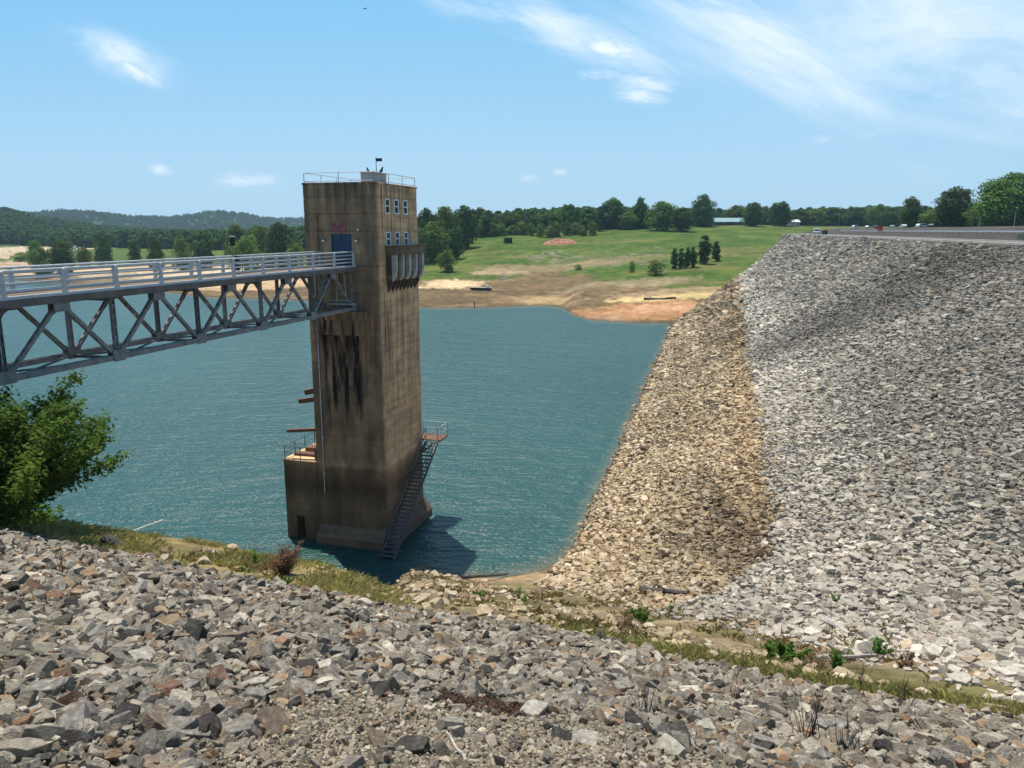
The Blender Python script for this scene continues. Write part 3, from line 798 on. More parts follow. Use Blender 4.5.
# ------------------------------------------------------------------ intake tower
TA = R(-15.84); TO = (-8.62, 49.8, 0)
EX = np.array([math.cos(TA), math.sin(TA), 0]); EY = np.array([-math.sin(TA), math.cos(TA), 0])
def tw(x, y, z): return np.array(TO) + EX * x + EY * y + np.array([0, 0, z])
W_, D_, H_ = 5.1, 6.7, 24.5
tower = empty('intake_tower', TO, TA, 'tall stained concrete intake tower with a blue door standing in the lake', 'tower')
mb = MB(); g = .03
mb.b(-W_ + g, -g, .03, D_ - g, -5, 19.24); mb.b(-W_ + g, -g, .03, D_ - g, 22.54, 24.3); mb.b(-W_ + g, -g, .31, D_ - g, 19.24, 22.54)
mb.b(-W_ + g, -4.23, .03, .31, 19.24, 22.54); mb.b(-1.01, -g, .03, .31, 19.24, 22.54)                                   # inner core shows in the joints
def lift(z0, z1):
    z0 += .02; z1 -= .02
    mb.b(-W_, 0, 0, D_, z0, z1)
for z0, z1 in ((-5, 1.2), (1.2, 4.1), (4.1, 7.3), (7.3, 10.7), (10.7, 14.1), (14.1, 17.42)): lift(z0, z1)
# around the recessed door panel
for z0, z1 in ((17.42, 19.22), (19.22, 21.46), (21.46, 22.56)):
    a, b2 = z0 + .02, z1 - .02
    if z0 < 19: mb.b(-W_, 0, 0, D_, a, b2)
    else:
        mb.b(-W_, -4.2, 0, .3, a, b2); mb.b(-1.04, 0, 0, .3, a, b2)
        mb.b(-W_, 0, .303, D_, a, b2)
        for (x0, x1) in ((-4.197, -3.29), (-1.83, -1.043)): mb.b(x0, x1, .13, .3, a, b2)
        if z0 > 21: mb.b(-3.29, -1.83, .13, .3, a, b2)
        else: mb.b(-3.29, -1.83, .13, .3, 21.27, b2)
lift(22.56, 23.58); mb.b(-W_, 0, 0, D_, 23.6, 24.38); mb.b(-W_ - .05, .05, -.05, D_ + .05, 24.38, 24.5)
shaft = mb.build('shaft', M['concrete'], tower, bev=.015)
# shallow pilasters down the lake-side face
mb = MB()
for y in (1.05, 2.42, 3.86, 5.3):
    mb.b(0, .045, y - .13, y + .13, 20.6, 24.3)
for y in (1.15, 2.1, 3.05, 4.0, 4.95, 5.9):
    mb.b(0, .025, y - .28, y + .28, 9.3, 17.4)
mb.build('pilaster', M['concrete'], tower, bev=.01)
# footing flare
mb = MB()
mb.prism([(0, 1.25), (-.55, .55), (-.55, -5), (0, -5)], 0, -W_, 0.0)
mb.build('footing', M['concrete_grey'], tower)
mb = MB(); mb.prism([(0, 1.35), (.55, .45), (.55, -5), (0, -5)], 1, 0.0, D_ + .3)
mb.build('footing', M['concrete_grey'], tower)
# lower intake block on the left with a slot at water level
mb = MB()
x0, x1 = -7.72, -W_
mb.b(x0, x1, 0, 4.2, 1.65, 5.62); mb.b(x0, -6.9, 0, 4.2, -5, 1.65); mb.b(-6.3, x1, 0, 4.2, -5, 1.65); mb.b(x0 - .04, x1, -.04, 4.24, 5.62, 5.76)
mb.build('intake_block', M['concrete'], tower, bev=.015)
for q in ((-7.5, -5.3, 1.0, 1.5, 5.76, 5.98), (-6.2, -5.6, 1.8, 2.8, 5.76, 6.35), (-7.3, -6.6, 2.2, 3.2, 5.76, 6.0), (-5.5, -5.15, .4, .9, 5.76, 6.6)):
    MB().b(*q).build('gate_hoist', M['rust'], tower, bev=.02)
def railing(parent, pts, h=1.05, mat=None, rails=(1.0, .5), r=.028, name='railing', step=1.3):
    mb = MB()
    for (a, b2) in zip(pts[:-1], pts[1:]):
        a, b2 = Vector(a), Vector(b2); L_ = (b2 - a).length; n = max(1, round(L_ / step))
        for i in range(n + 1):
            p = a.lerp(b2, i / n); mb.tube(p, p + Vector((0, 0, h)), r, n=6)
        for k in rails:
            o_ = Vector((0, 0, h * k)); mb.tube(a + o_, b2 + o_, r * .9, n=6)
    return mb.build(name, mat or M['alu'], parent)
railing(tower, [(-5.2, 0.06, 5.76), (-7.62, .06, 5.76), (-7.62, 4.1, 5.76), (-5.2, 4.1, 5.76)], .95, M['steel_dark'], (1, .5), .03)
zr = 24.5
railing(tower, [(-W_ + .08, .08, zr), (-.08, .08, zr), (-.08, D_ - .08, zr), (-W_ + .08, D_ - .08, zr), (-W_ + .08, .08, zr)], .62, M['alu'], (1.0, .15), .024, 'roof_railing', 2.4)
mb = MB(); mb.b(-1.08, -.2, .25, 2.2, 24.5, 25.05); mb.b(-1.12, -.16, .21, 2.24, 25.05, 25.12)
mb.build('roof_hatch', M['concrete_pale'], tower, bev=.02)
mb = MB(); mb.tube((-.62, 1.6, 25.1), (-.62, 1.6, 26.05), .022); mb.b(-.62, -.20, 1.585, 1.615, 25.86, 26.06); mb.ball((-.62, 1.6, 26.08), .04)
mb.build('wind_vane', M['black'], tower)
# door
dr = MB().b(-3.27, -1.85, .2, .27, 19.25, 21.25).build('door', M['blue'], tower)
mb = MB(); mb.b(-3.29, -3.22, .16, .215, 19.25, 21.27); mb.b(-1.90, -1.83, .16, .215, 19.25, 21.27); mb.b(-3.22, -1.90, .16, .215, 21.2, 21.27); mb.b(-2.575, -2.545, .185, .21, 19.27, 21.2)
mb.build('door_frame', M['blue'], dr)
MB().b(-2.5, -2.46, .14, .2, 20.15, 20.4).build('handle', M['steel'], dr)
# red castle emblem above the door
mb = MB(); ez = 21.42; y0, y1 = .085, .13
def em(xa, xb, za, zb): mb.b(-2.68 + xa, -2.68 + xb, y0, y1, ez + za, ez + zb)
em(-.46, -.24, 0, .42); em(.24, .46, 0, .42); em(-.24, -.075, 0, .27); em(.075, .24, 0, .27); em(-.075, .075, .15, .27)
for xa in (-.46, -.37, -.28): em(xa, xa + .05, .42, .56)
for xa in (.22, .31, .40): em(xa, xa + .05, .42, .56)
for xa in (-.2, -.1, 0, .1): em(xa + .03, xa + .08, .27, .36)
mb.build('emblem', M['red'], tower)
for x in (-3.8, -1.45):
    lm = MB().b(x - .12, x + .12, .0, .13, 20.8, 21.0).build('wall_lamp', M['steel_dark'], tower)
    MB().b(x - .09, x + .09, -.03, .0, 20.78, 20.9).build('lens', M['white'], lm)
mb = MB(); mb.ball((-1.3, .02, 21.52), .07); mb.tube((-1.3, .13, 21.52), (-1.3, .02, 21.52), .02); mb.build('dome_lamp', M['white'], tower)
# windows of the lake-side face: two rows of three
for z0, z1 in ((22.6, 23.52), (20.5, 21.4)):
    for y0_, y1_ in ((1.35, 2.05), (2.75, 3.45), (4.22, 4.92)):
        pn = MB().b(-.02, .012, y0_ + .05, y1_ - .05, z0 + .05, z1 - .05).build('window', M['glass'], tower)
        mb = MB(); t = .075
        mb.b(.0, .06, y0_, y0_ + t, z0, z1); mb.b(.0, .06, y1_ - t, y1_, z0, z1); mb.b(.0, .058, y0_ + t, y1_ - t, z1 - t, z1); mb.b(.0, .09, y0_ - .03, y1_ + .03, z0 - .05, z0 + .04)
        mb.b(.0, .05, y0_ + t, y1_ - t, (z0 + z1) / 2 - .035, (z0 + z1) / 2 + .035)
        mb.build('frame', M['white'], pn)
# bracketed balcony
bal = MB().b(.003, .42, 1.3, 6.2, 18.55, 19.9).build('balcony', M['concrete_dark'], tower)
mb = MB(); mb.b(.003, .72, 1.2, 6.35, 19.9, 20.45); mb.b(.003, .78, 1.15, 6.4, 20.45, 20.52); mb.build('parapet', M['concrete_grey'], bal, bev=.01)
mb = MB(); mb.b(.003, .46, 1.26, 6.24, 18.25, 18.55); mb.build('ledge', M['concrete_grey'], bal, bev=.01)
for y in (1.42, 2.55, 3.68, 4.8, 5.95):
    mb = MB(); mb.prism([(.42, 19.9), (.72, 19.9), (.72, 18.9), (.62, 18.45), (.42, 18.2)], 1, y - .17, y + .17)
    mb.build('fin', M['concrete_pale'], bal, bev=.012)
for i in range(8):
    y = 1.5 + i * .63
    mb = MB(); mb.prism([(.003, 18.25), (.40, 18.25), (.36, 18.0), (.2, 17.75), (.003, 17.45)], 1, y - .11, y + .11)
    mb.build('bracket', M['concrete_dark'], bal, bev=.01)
# bridge seat on the bridge side
mb = MB(); mb.b(-4.5, -.75, -.62, -.003, 15.75, 16.32); mb.b(-4.3, -.95, -.48, -.003, 14.75, 15.75)
for x in (-4.1, -3.3, -2.5, -1.7, -1.15): mb.prism([(-.48, 14.75), (-.003, 14.75), (-.003, 13.3), (-.16, 13.9)], 0, x - .14, x + .14)
mb.build('bridge_seat', M['concrete'], tower, bev=.015)
mb = MB(); mb.prism([(0.003, 14.7), (.003, 8.9), (-.012, 8.9), (-.012, 14.7)], 0, -3.95, -2.9)
mb = MB()
for x in (-3.75, -2.75, -1.9): mb.b(x - .26, x + .26, -.05, -.002, 10.0, 13.3)
mb.build('pilaster', M['concrete'], tower, bev=.01)
# conduits and ladder on the corner
mb = MB(); mb.tube((-4.55, -.06, 3.6), (-4.5, -.06, 16.3), .035, n=6); mb.tube((-4.5, -.06, 16.3), (-4.5, -.06, 19.2), .035, n=6)
for z in (5, 7.5, 10, 12.5, 15): mb.b(-4.6, -4.45, -.06, 0, z, z + .08)
mb.build('conduit', M['alu'], tower)
mb = MB()
for y in (.5, .9): mb.b(-W_ - .16, -W_ - .12, y - .025, y + .025, 5.76, 17.8)
for z in np.arange(6.0, 17.6, .32): mb.tube((-W_ - .14, .5, float(z)), (-W_ - .14, .9, float(z)), .018, n=5)
mb.build('ladder', M['rust'], tower)
for (z, ln, th_) in ((10.6, 1.05, .34), (9.95, 1.55, .3), (7.75, 2.6, .2)):
    MB().bar((-W_, 1.0, z + .1), (-W_ - ln, .7, z - .12), .28, th_).build('hoist_beam', M['rust'], tower)
# outside stair to the landing
st = MB()
A0, A1 = Vector((.35, -1.75, .1)), Vector((.35, 6.6, 6.05))
w_s = .95
for x in (0, w_s): st.bar(A0 + Vector((x, 0, -.1)), A1 + Vector((x, 0, -.1)), .07, .26)
stair = st.build('staircase', M['steel_dark'], tower)
mb = MB(); nst = 30
for i in range(nst):
    p = A0.lerp(A1, (i + .5) / nst); mb.b(p.x, p.x + w_s, p.y - .13, p.y + .13, p.z - .02, p.z + .02)
mb.build('tread', M['steel_dark'], stair)
for x in (0, w_s):
    mb = MB()
    for k in (.5, 1.0): mb.bar(A0 + Vector((x, 0, k)), A1 + Vector((x, 0, k)), .045)
    for i in range(8):
        p = A0.lerp(A1, i / 7) + Vector((x, 0, 0)); mb.bar(p, p + Vector((0, 0, 1.0)), .04)
    mb.build('handrail', M['steel_dark'], stair)
mb = MB(); mb.b(.02, 1.5, 6.6, 8.3, 5.95, 6.05); mb.bar((.1, 6.5, 5.1), (1.3, 7.6, 5.95), .1); mb.bar((.05, 6.3, 5.2), (.1, 8.2, 5.95), .1); mb.b(-.6, .02, D_, 8.3, 5.95, 6.05)
mb.build('landing', M['rust'], tower)
railing(tower, [(1.45, 6.9, 6.05), (1.45, 8.25, 6.05), (-.5, 8.25, 6.05)], 1.0, M['alu'], (1, .5), .026)

# ------------------------------------------------------------------ service bridge
bridge = empty('footbridge', tw(-2.65, 0, 0), TA, 'grey steel truss footbridge leading to the tower door', 'bridge')
XN, XF = 1.15, -1.15            # in the bridge's own frame (x from its centre line)
BY0, BY1 = -.35, -36.5
mb = MB(); mb.b(XF + .16, XN - .16, BY1, BY0, 19.05, 19.22)
mb.build('deck', M['concrete_grey'], bridge)
for x in (XN, XF):
    mb = MB(); mb.b(x - .15, x + .15, BY1, BY0, 18.93, 19.2)
    gd = mb.build('girder', M['deck'], bridge)
    mb = MB(); mb.b(x - .12, x + .12, BY1, BY0, 19.2, 19.3); mb.build('kerb', M['alu'], gd)
    rl = MB()
    for z in (19.5, 19.72, 19.95, 20.15): rl.tube((x, BY1, z), (x, BY0, z), .036 if z < 20.1 else .045, n=8)
    rl = rl.build('railing', M['alu'], bridge)
    for k in range(15):
        y = -.45 - 2.5 * k
        mb = MB(); sgn = 1 if x > 0 else -1
        mb.b(x + sgn * .05 - .05, x + sgn * .05 + .05, y - .08, y + .08, 19.15, 20.12)
        mb.tube((x + sgn * .05, y - .08, 20.12), (x + sgn * .05, y + .08, 20.12), .055, n=10)
        mb.b(x + sgn * .10, x + sgn * .11, y - .10, y + .10, 19.12, 19.4)
        mb.build('post', M['alu'], rl)
    # truss below
    xt = x * .96; zt0, zt1 = 16.5, 18.93
    ch = MB(); ch.b(xt - .13, xt + .13, -36, -.7, zt0 - .05, zt0 - .02); ch.b(xt - .13, xt - .10, -36, -.7, zt0 - .02, zt0 + .16); ch.b(xt + .10, xt + .13, -36, -.7, zt0 - .02, zt0 + .16)
    tr = ch.build('truss', M['steel'], bridge)
    nodes = [-.7 - 5.0 * k for k in range(8)]
    for k, y in enumerate(nodes):
        v_ = MB()
        for s_ in (-.08, .08): v_.b(xt - .07, xt + .07, y + s_ - .012, y + s_ + .012, zt0 + .1, zt1)
        for z in np.arange(zt0 + .35, zt1 - .1, .42): v_.b(xt - .05, xt + .05, y - .07, y + .07, float(z), float(z) + .12)
        v_.build('vertical', M['steel_dark'] if k % 2 else M['steel'], tr)
        MB().b(xt - .145, xt - .132, y - .32, y + .32, zt0 - .1, zt0 + .36).b(xt + .132, xt + .145, y - .32, y + .32, zt0 - .1, zt0 + .36).build('gusset_plate', M['steel'], tr)
        for sgn in (-1, 1):
            yt = y + sgn * 2.5
            if yt > -.7 or yt < -36.6: continue
            d_ = MB()
            for q in (-.07, .07):
                d_.bar((xt + q, y + sgn * .1, zt0 + .1), (xt + q, yt - sgn * .1, zt1 - .06), .022, .13)
            p, q2 = Vector((xt, y, zt0 + .1)), Vector((xt, yt, zt1 - .06))
            for f in np.arange(.12, .92, .13 if sgn > 0 else .2):
                c = p.lerp(q2, float(f)); d_.bar(c - (q2 - p).normalized() * .09, c + (q2 - p).normalized() * .09, .13, .12)
            d_.build('diagonal', M['steel'], tr)
        if k < 7:
            yt = y - 2.5
            MB().b(xt - .145, xt - .132, yt - .34, yt + .34, zt1 - .32, zt1 - .004).b(xt + .132, xt + .145, yt - .34, yt + .34, zt1 - .32, zt1 - .004).build('gusset_plate', M['steel'], tr)
mb = MB()
for k in range(8):
    y = -.7 - 5 * k
    mb.bar((XF, y, 16.5), (XN, y, 16.5), .12); mb.bar((XF, y - .001, 18.85), (XN, y - .001, 18.85), .14)
    if k < 7:
        mb.bar((XF, y, 16.52), (XN, y - 5, 16.52), .07); mb.bar((XN, y, 16.47), (XF, y - 5, 16.47), .07)
mb.build('cross_bracing', M['steel_dark'], bridge)
mb = MB(); mb.b(-1.5, 1.5, -38.5, -36.6, 12.5, 18.9)
tag(mb.build('bridge_abutment', M['concrete_grey']), 'grey concrete abutment carrying the shore end of the footbridge', 'abutment')
bpy.data.objects['bridge_abutment'].matrix_world = Matrix.Translation(Vector(tw(-2.65, 0, 0))) @ Matrix.Rotation(TA, 4, 'Z')
# white dish and service cage hung under the bridge end
dish = empty('gauge_dish', tw(-3.3, -1.0, 18.0), TA, 'round pale disc hanging under the bridge beside the tower', 'dish')
mb = MB(); n = 20
mb.tube((0, .06, 0), (0, 0, 0), .44, .44, n=20); mb.build('disc', M['steel'], dish)
MB().tube((0, .03, .42), (0, .03, .95), .025).build('hanger', M['steel_dark'], dish)
dish.rotation_euler = (0, 0, TA + R(28))
cage = empty('inspection_cage', tw(-2.0, -1.2, 16.6), TA, 'small wire inspection cage hung beneath the bridge deck', 'cage')
mb = MB(); mb.b(-.8, .8, -.35, .35, .28, .31); mb.build('floor_grating', M['alu'], cage)
mb = MB()
for x in (-.3, .3):
    mb.bar((x * 1.2, 0, .3), (x * .7, 0, 2.3), .03)
for z in (.9, 1.5): mb.bar((-.36, 0, z), (.36, 0, z), .025)
mb.bar((-.8, -.35, .55), (.8, -.35, .55), .03)
mb.build('hanger', M['alu'], cage)
# dark instrument on a slim post at the far railing
p = tw(-2.65 + XF - .12, -9.4, 0)
ins = empty('gauge_mast', (p[0], p[1], 19.15), TA, 'slim mast with a black instrument head on the far bridge railing', 'instrument')
MB().tube((0, 0, 0), (0, 0, 1.75), .03).build('mast', M['steel'], ins)
mb = MB(); mb.b(-.1, .1, -.1, .1, 1.55, 2.0); mb.build('instrument_head', M['black'], ins, bev=.02)
MB().b(-.11, .11, -.11, .11, 2.0, 2.06).build('cap', M['white'], ins)
for z in (.25, .72): MB().b(.06, .32, -.1, .1, z, z + .3).build('control_box', M['black'], ins, bev=.02)

# ------------------------------------------------------------------ foliage
def leaf_quads(cent, size, normals, aspect=.7, seed=0):
    """one small quad per centre, facing roughly along its normal"""
    r = np.random.default_rng(seed); n = len(cent)
    nn = normals + r.normal(0, .55, (n, 3)); nn /= np.linalg.norm(nn, axis=1)[:, None] + 1e-9
    t = np.cross(nn, r.normal(0, 1, (n, 3))); t /= np.linalg.norm(t, axis=1)[:, None] + 1e-9
    b = np.cross(nn, t)
    sz = size * r.uniform(.6, 1.35, n)
    a, c = t * (sz / 2)[:, None], b * (sz * aspect / 2)[:, None]
    V = np.stack([cent - a, cent - c * r.uniform(.7, 1.2, (n, 1)), cent + a, cent + c], 1).reshape(-1, 3)
    F = np.arange(n * 4).reshape(-1, 4)
    return V, F
def crown_mesh(name, seed, mat, H=14.0, wid=.62, base=.14, nb=16, nl=1700, leaf=.055, top=.0, taper=.35):
    r = np.random.default_rng(seed)
    C, Rr = [], []
    for i in range(nb):
        z = base + (1 - base - .14) * ((i + .5) / nb) + r.normal(0, .03)
        f = (z - base) / (1 - base)
        wmax = wid / 2 * (1 - taper * f) * math.sin(math.pi * min(1, (f * .82 + .16))) ** .6
        a = i * 2.4 + r.uniform(0, 1.2); q = r.uniform(.35, 1.0) * wmax * .72
        C.append((q * math.cos(a), q * math.sin(a), z)); Rr.append(r.uniform(.55, 1.0) * wmax * .62 + .03)
    C.append((r.normal(0, .02), r.normal(0, .02), .88)); Rr.append(.11)
    C, Rr = np.array(C), np.array(Rr)
    wts = Rr ** 2; k = r.choice(len(C), nl, p=wts / wts.sum())
    d = r.normal(0, 1, (nl, 3)); d /= np.linalg.norm(d, axis=1)[:, None]
    d[:, 2] = np.where((d[:, 2] < -.3) & (r.uniform(0, 1, nl) < .6), -d[:, 2], d[:, 2])
    rad = Rr[k] * (r.uniform(.35, 1.0, nl) ** .45) * (1 + r.normal(0, .10, nl))
    P = C[k] + d * rad[:, None] * np.array([1, 1, .8])
    V, F = leaf_quads(P * H, leaf * H, d + np.array([0, 0, .35]), .75, seed)
    tone = np.clip(r.uniform(.2, .8, len(C))[k] + r.normal(0, .18, nl), 0, 1)
    return np_mesh(name, V, F, mat, {'leaf': ('FACE', 'FLOAT', tone)})
def trunk_mesh(name, seed, H=14.0, r0=.018, base=.2, limbs=5):
    r = random.Random(seed); mb = MB()
    top = Vector((r.uniform(-.03, .03), r.uniform(-.03, .03), .72)); mid = Vector((r.uniform(-.02, .02), r.uniform(-.02, .02), .32))
    pts = [Vector((0, 0, -.03)), mid, top]
    mb.chain([p * H for p in pts], [r0 * 1.5 * H, r0 * H, r0 * .3 * H], 7)
    for i in range(limbs):
        a = i * 2.4 + r.uniform(0, 1); z = .26 + .4 * i / limbs
        p = Vector((0, 0, z)); q = p + Vector((math.cos(a) * .17, math.sin(a) * .17, .16))
        mb.chain([p * H, q * H], [r0 * .6 * H, r0 * .15 * H], 5)
    return mb.mesh(name, M['bark'])
KIND = {}
def kind(nm, mat, **kw):
    n = kw.pop('n', 3); seed = kw.pop('seed', 10)
    KIND[nm] = [(crown_mesh(nm + '_crown', seed + i, mat, **kw), trunk_mesh(nm + '_trunk', seed + i)) for i in range(n)]
kind('dark', M['leaf_dark'], seed=10, n=4, wid=.84, nb=20, nl=4600, base=.05, taper=.12)
kind('mid', M['leaf'], seed=30, n=4, wid=.95, nb=20, nl=4600, base=.04, taper=.1)
kind('light', M['leaf_light'], seed=50, n=3, wid=.95, nb=16, nl=3800, base=.0, taper=.12)
kind('column', M['leaf_dark'], seed=70, n=3, wid=.5, nb=16, nl=3000, base=.04, leaf=.05)
kind('sapling', M['leaf'], seed=90, n=2, wid=.85, nb=10, nl=1500, base=.05, leaf=.06, taper=.15)
kind('shrub', M['leaf_light'], seed=110, n=2, wid=1.15, nb=10, nl=2200, base=.0, leaf=.07, taper=.2)
kind('giant', M['leaf'], seed=130, n=2, wid=1.0, nb=34, nl=15000, leaf=.034, base=.02)
kind('tall', M['leaf_dark'], seed=150, n=2, wid=.80, nb=28, nl=11000, leaf=.036, base=.05)
NAMES = {'dark': 'broadleaf_tree', 'mid': 'broadleaf_tree', 'light': 'young_tree', 'column': 'narrow_tree', 'sapling': 'sapling', 'shrub': 'shrub', 'giant': 'large_tree', 'tall': 'large_tree'}
tcount = [0]
def tree(k, px, ytop, ybase, Y, label, group=None, wpx=None, cat=None):
    """a tree whose foot stands on the ground at distance Y in the direction of column px"""
    tcount[0] += 1; i = tcount[0]
    if Y is None: Y = float(hit(px, ybase)[1])
    P = at_y(px, ybase, Y); X = P[0]; z = zt(X, Y)
    top = at_y(px, ytop, Y)[2]; H = max(1.2, (top - z) / .96)
    crown, trunk = KIND[k][i % len(KIND[k])]
    o = empty(NAMES[k], (X, Y, z - .05), i * 1.7, label, cat or ('shrub' if k == 'shrub' else 'tree'), group)
    c = link('crown', crown, o); t = link('trunk', trunk, o)
    ws = 1.0
    if wpx:
        wid = {'dark': .74, 'mid': .82, 'light': .8, 'column': .42, 'sapling': .55, 'shrub': 1.15, 'giant': .95, 'tall': .72}[k]
        ws = min(1.8, max(.6, (wpx * Y / 785) / (H * wid)))
    o.scale = (H / 14 * ws, H / 14 * ws, H / 14)
    return o
def dist_of(px, py): return float(hit(px, py)[1])

# right: the trees behind the car park
TREES = [
    ('giant', 1006, 172, 227, 270, 70, 'huge leafy tree towering over the dam at the right edge', None),
    ('tall', 953, 186, 226, 300, 44, 'big dark dome-shaped tree left of the huge right-edge tree', None),
    ('mid', 980, 203, 226, 285, 26, 'low rounded tree filling the gap beside the huge right-edge tree', None),
    ('tall', 910, 196, 226, 330, 24, 'upright dark tree with an irregular top behind the crest road', None),
    ('mid', 934, 209, 226, 320, 26, 'low light green tree in front of the big dome-shaped tree', None),
    ('giant', 1060, 180, 227, 260, 60, 'broad green tree just outside the right edge', None),
    ('tall', 702, 194, 226, 470, 27, 'tallest dark round-headed tree beside the green-roofed building', None),
    ('dark', 753, 202, 225, 470, 21, 'dark rounded tree just right of the green-roofed building', None),
    ('dark', 781, 201, 225, 480, 24, 'dark broad tree standing alone at the top of the meadow by the dam end', None),
    ('mid', 736, 205, 222, 520, 20, 'pale green tree behind the roof of the green-roofed building', None),
    ('dark', 681, 207, 230, 430, 22, 'low dark bushy tree on the meadow edge in front of the white-roofed house', None),
    ('mid', 662, 201, 229, 440, 28, 'wide round tree at the meadow edge beside the low bushy one', None),
    ('tall', 640, 197, 228, 455, 18, 'tall dark tree rising behind the wide round meadow tree', None),
    ('tall', 612, 197, 227, 460, 28, 'broad high-crowned tree above the red dirt mound', None),
    ('column', 600, 206, 229, 440, 9, 'slim dark conifer-like tree on the meadow skyline', None),
    ('dark', 571, 204, 231, 440, 22, 'dark pointed tree on the skyline straight above the red dirt mound', None),
    ('mid', 628, 212, 228, 450, 20, 'low hedge-like tree between two taller skyline trees', None),
    ('dark', 463, 205, 240, 380, 24, 'dark tall tree right of the tower at the wood edge', None),
    ('mid', 445, 206, 246, 370, 26, 'mid green tree beside the tower top, behind the darker clump', None),
    ('dark', 428, 208, 250, 360, 24, 'dark tree partly hidden by the tower, beside its balcony', None),
    ('mid', 432, 222, 262, None, 32, 'bushy light-topped tree next to the tower balcony', None),
    ('dark', 455, 226, 259, None, 16, 'rounded dark green tree at the meadow corner beyond the tower', None),
    ('light', 447, 250, 272, None, 17, 'small light green tree alone on the grass beside the tower', None),
    ('column', 704, 235, 264, None, 14, 'tallest slim tree of the row crossing the lower meadow', None),
    ('column', 716, 241, 261, None, 9, 'slim dark tree at the right end of the meadow row', None),
    ('sapling', 656, 259, 275, None, 13, 'small rounded sapling at the left end of the meadow row', None),
    ('sapling', 632, 261, 272, None, 5, 'thin stunted sapling on the bare bank left of the meadow row', None),
    ('sapling', 578, 264, 270, None, 7, 'tiny round shrub on the stony part of the meadow', None),
    # far left bank
    ('dark', 63, 238, 262, 360, 26, 'dark spreading tree with a visible trunk on the left sandy bank', None),
    ('light', 42, 247, 267, 350, 22, 'pale green bush-like tree left of the dark spreading tree', None),
    ('mid', 36, 240, 260, 390, 16, 'slim mid green tree behind the pale bush on the left bank', None),
    ('dark', 103, 232, 255, 430, 18, 'upright dark tree standing alone on the left green flat', None),
    ('mid', 84, 247, 258, 410, 14, 'small shrubby tree between the two dark trees of the left bank', None),
    ('column', 134, 240, 254, 420, 12, 'narrow young tree on the green flat behind the bridge', None),
    ('dark', 156, 238, 258, 380, 14, 'compact dark tree directly behind the bridge rail', None),
    ('light', 182, 234, 257, 380, 15, 'pale pointed tree among darker ones behind the bridge', None),
    ('dark', 203, 230, 256, 390, 24, 'dark full tree right of the pale pointed tree', None),
    ('light', 247, 236, 260, 330, 30, 'light green billowing tree close above the bridge mast', None),
    ('mid', 238, 224, 258, 400, 24, 'round green tree behind the billowing one', None),
    ('dark', 280, 222, 258, 350, 34, 'big deep green tree at the left side of the tower', None),
    ('mid', 262, 226, 256, 380, 24, 'mid green tree squeezed beside the big deep green one', None),
    ('light', 295, 240, 262, 320, 18, 'pale small tree peeping out left of the tower wall', None),
    ('shrub', 20, 252, 257, 470, 18, 'low shrub on the far sand flat at the left edge', None),
]
for k, px, yt_, yb, Y, wpx, lab, grp in TREES: tree(k, px, yt_, yb, Y, lab, grp, wpx)
for px, yt_ in ((674, 248), (681, 248), (687, 247), (693, 246)):
    tree('column', px, yt_, 269 - (px - 674) * .1, None, 'one of the four alike slim saplings in the middle of the meadow row', 'slim trees in the meadow row', 8)
r_ = random.Random(3)
SK = [(472, 209), (481, 207), (489, 210), (497, 214), (505, 213), (512, 213), (520, 210), (528, 212), (536, 215), (544, 214), (552, 210), (560, 209), (583, 211), (592, 210)]
for px, yt_ in SK:
    tree(r_.choice(['dark', 'mid', 'dark']), px, yt_, 233, 425 + (px - 470) * .2 + r_.uniform(0, 25), 'one of the alike wood-edge trees topping the meadow left of the dirt mound', 'wood edge trees above the meadow', r_.uniform(15, 22))
for i, px in enumerate(range(484, 596, 9)):
    tree('shrub', px + r_.uniform(-3, 3), 222 + r_.uniform(-2, 3), 232, 415 + r_.uniform(0, 12), 'one of the low bright bushes edging the wood above the meadow', 'bushes at the wood edge', r_.uniform(10, 16))
for px, yt_ in ((798, 209), (806, 211), (815, 209), (824, 208), (833, 207), (842, 208), (850, 206), (860, 207), (869, 205), (878, 204), (888, 206), (897, 206), (925, 206)):
    tree(r_.choice(['dark', 'mid', 'dark']), px, yt_, 226, 560 + r_.uniform(-25, 35), 'one of the alike trees in the dense line behind the parked cars', 'trees behind the car park', r_.uniform(15, 22))

# far woods: one mass each
def low_tree(seed, mat, nl=260, wid=.85):
    return bpy.data.objects.new('wood_tree_source', crown_mesh('wood_tree', seed, mat, 14, wid, .0, 9, nl, .13, taper=.3))
WS = [low_tree(200 + i, M['forest'], 480) for i in range(4)] + [low_tree(210 + i, M['leaf_dark'], 480) for i in range(2)]
def wood(name, n, p0, p1, r0, r1, hs, label, test=None):
    px = rng.uniform(p0, p1, n); rad = np.sqrt(rng.uniform(r0 ** 2, r1 ** 2, n)) if r1 / r0 < 2 else np.exp(rng.uniform(math.log(r0), math.log(r1), n))
    a = np.arctan((px - 512) / 785); X, Y = rad * np.sin(a), rad * np.cos(a); Z = z_all(X, Y)
    k = np.ones(n, bool) if test is None else test(px, rad, X, Y, Z)
    X, Y, Z = X[k], Y[k], Z[k]; n = len(X)
    h = hs * rng.uniform(.7, 1.25, n) / 14
    sc = np.stack([h * rng.uniform(.9, 1.3, n), h * rng.uniform(.9, 1.3, n), h], 1)
    o = scatter(name, np.stack([X, Y, Z - .4], 1), np.stack([0 * X, 0 * X, rng.uniform(0, 6.28, n)], 1), sc, rng.integers(0, 6, n), np.ones((n, 4)), WS)
    return tag(o, label)
def t_left(px, rad, X, Y, Z):
    edge = np.interp(px, [-320, 0, 60, 120, 200, 300, 420], [900, 860, 780, 730, 620, 470, 380])
    return (rad > edge * (1 + .12 * (fbm(px * .03, px * 0 + 3, 5) - .5))) 
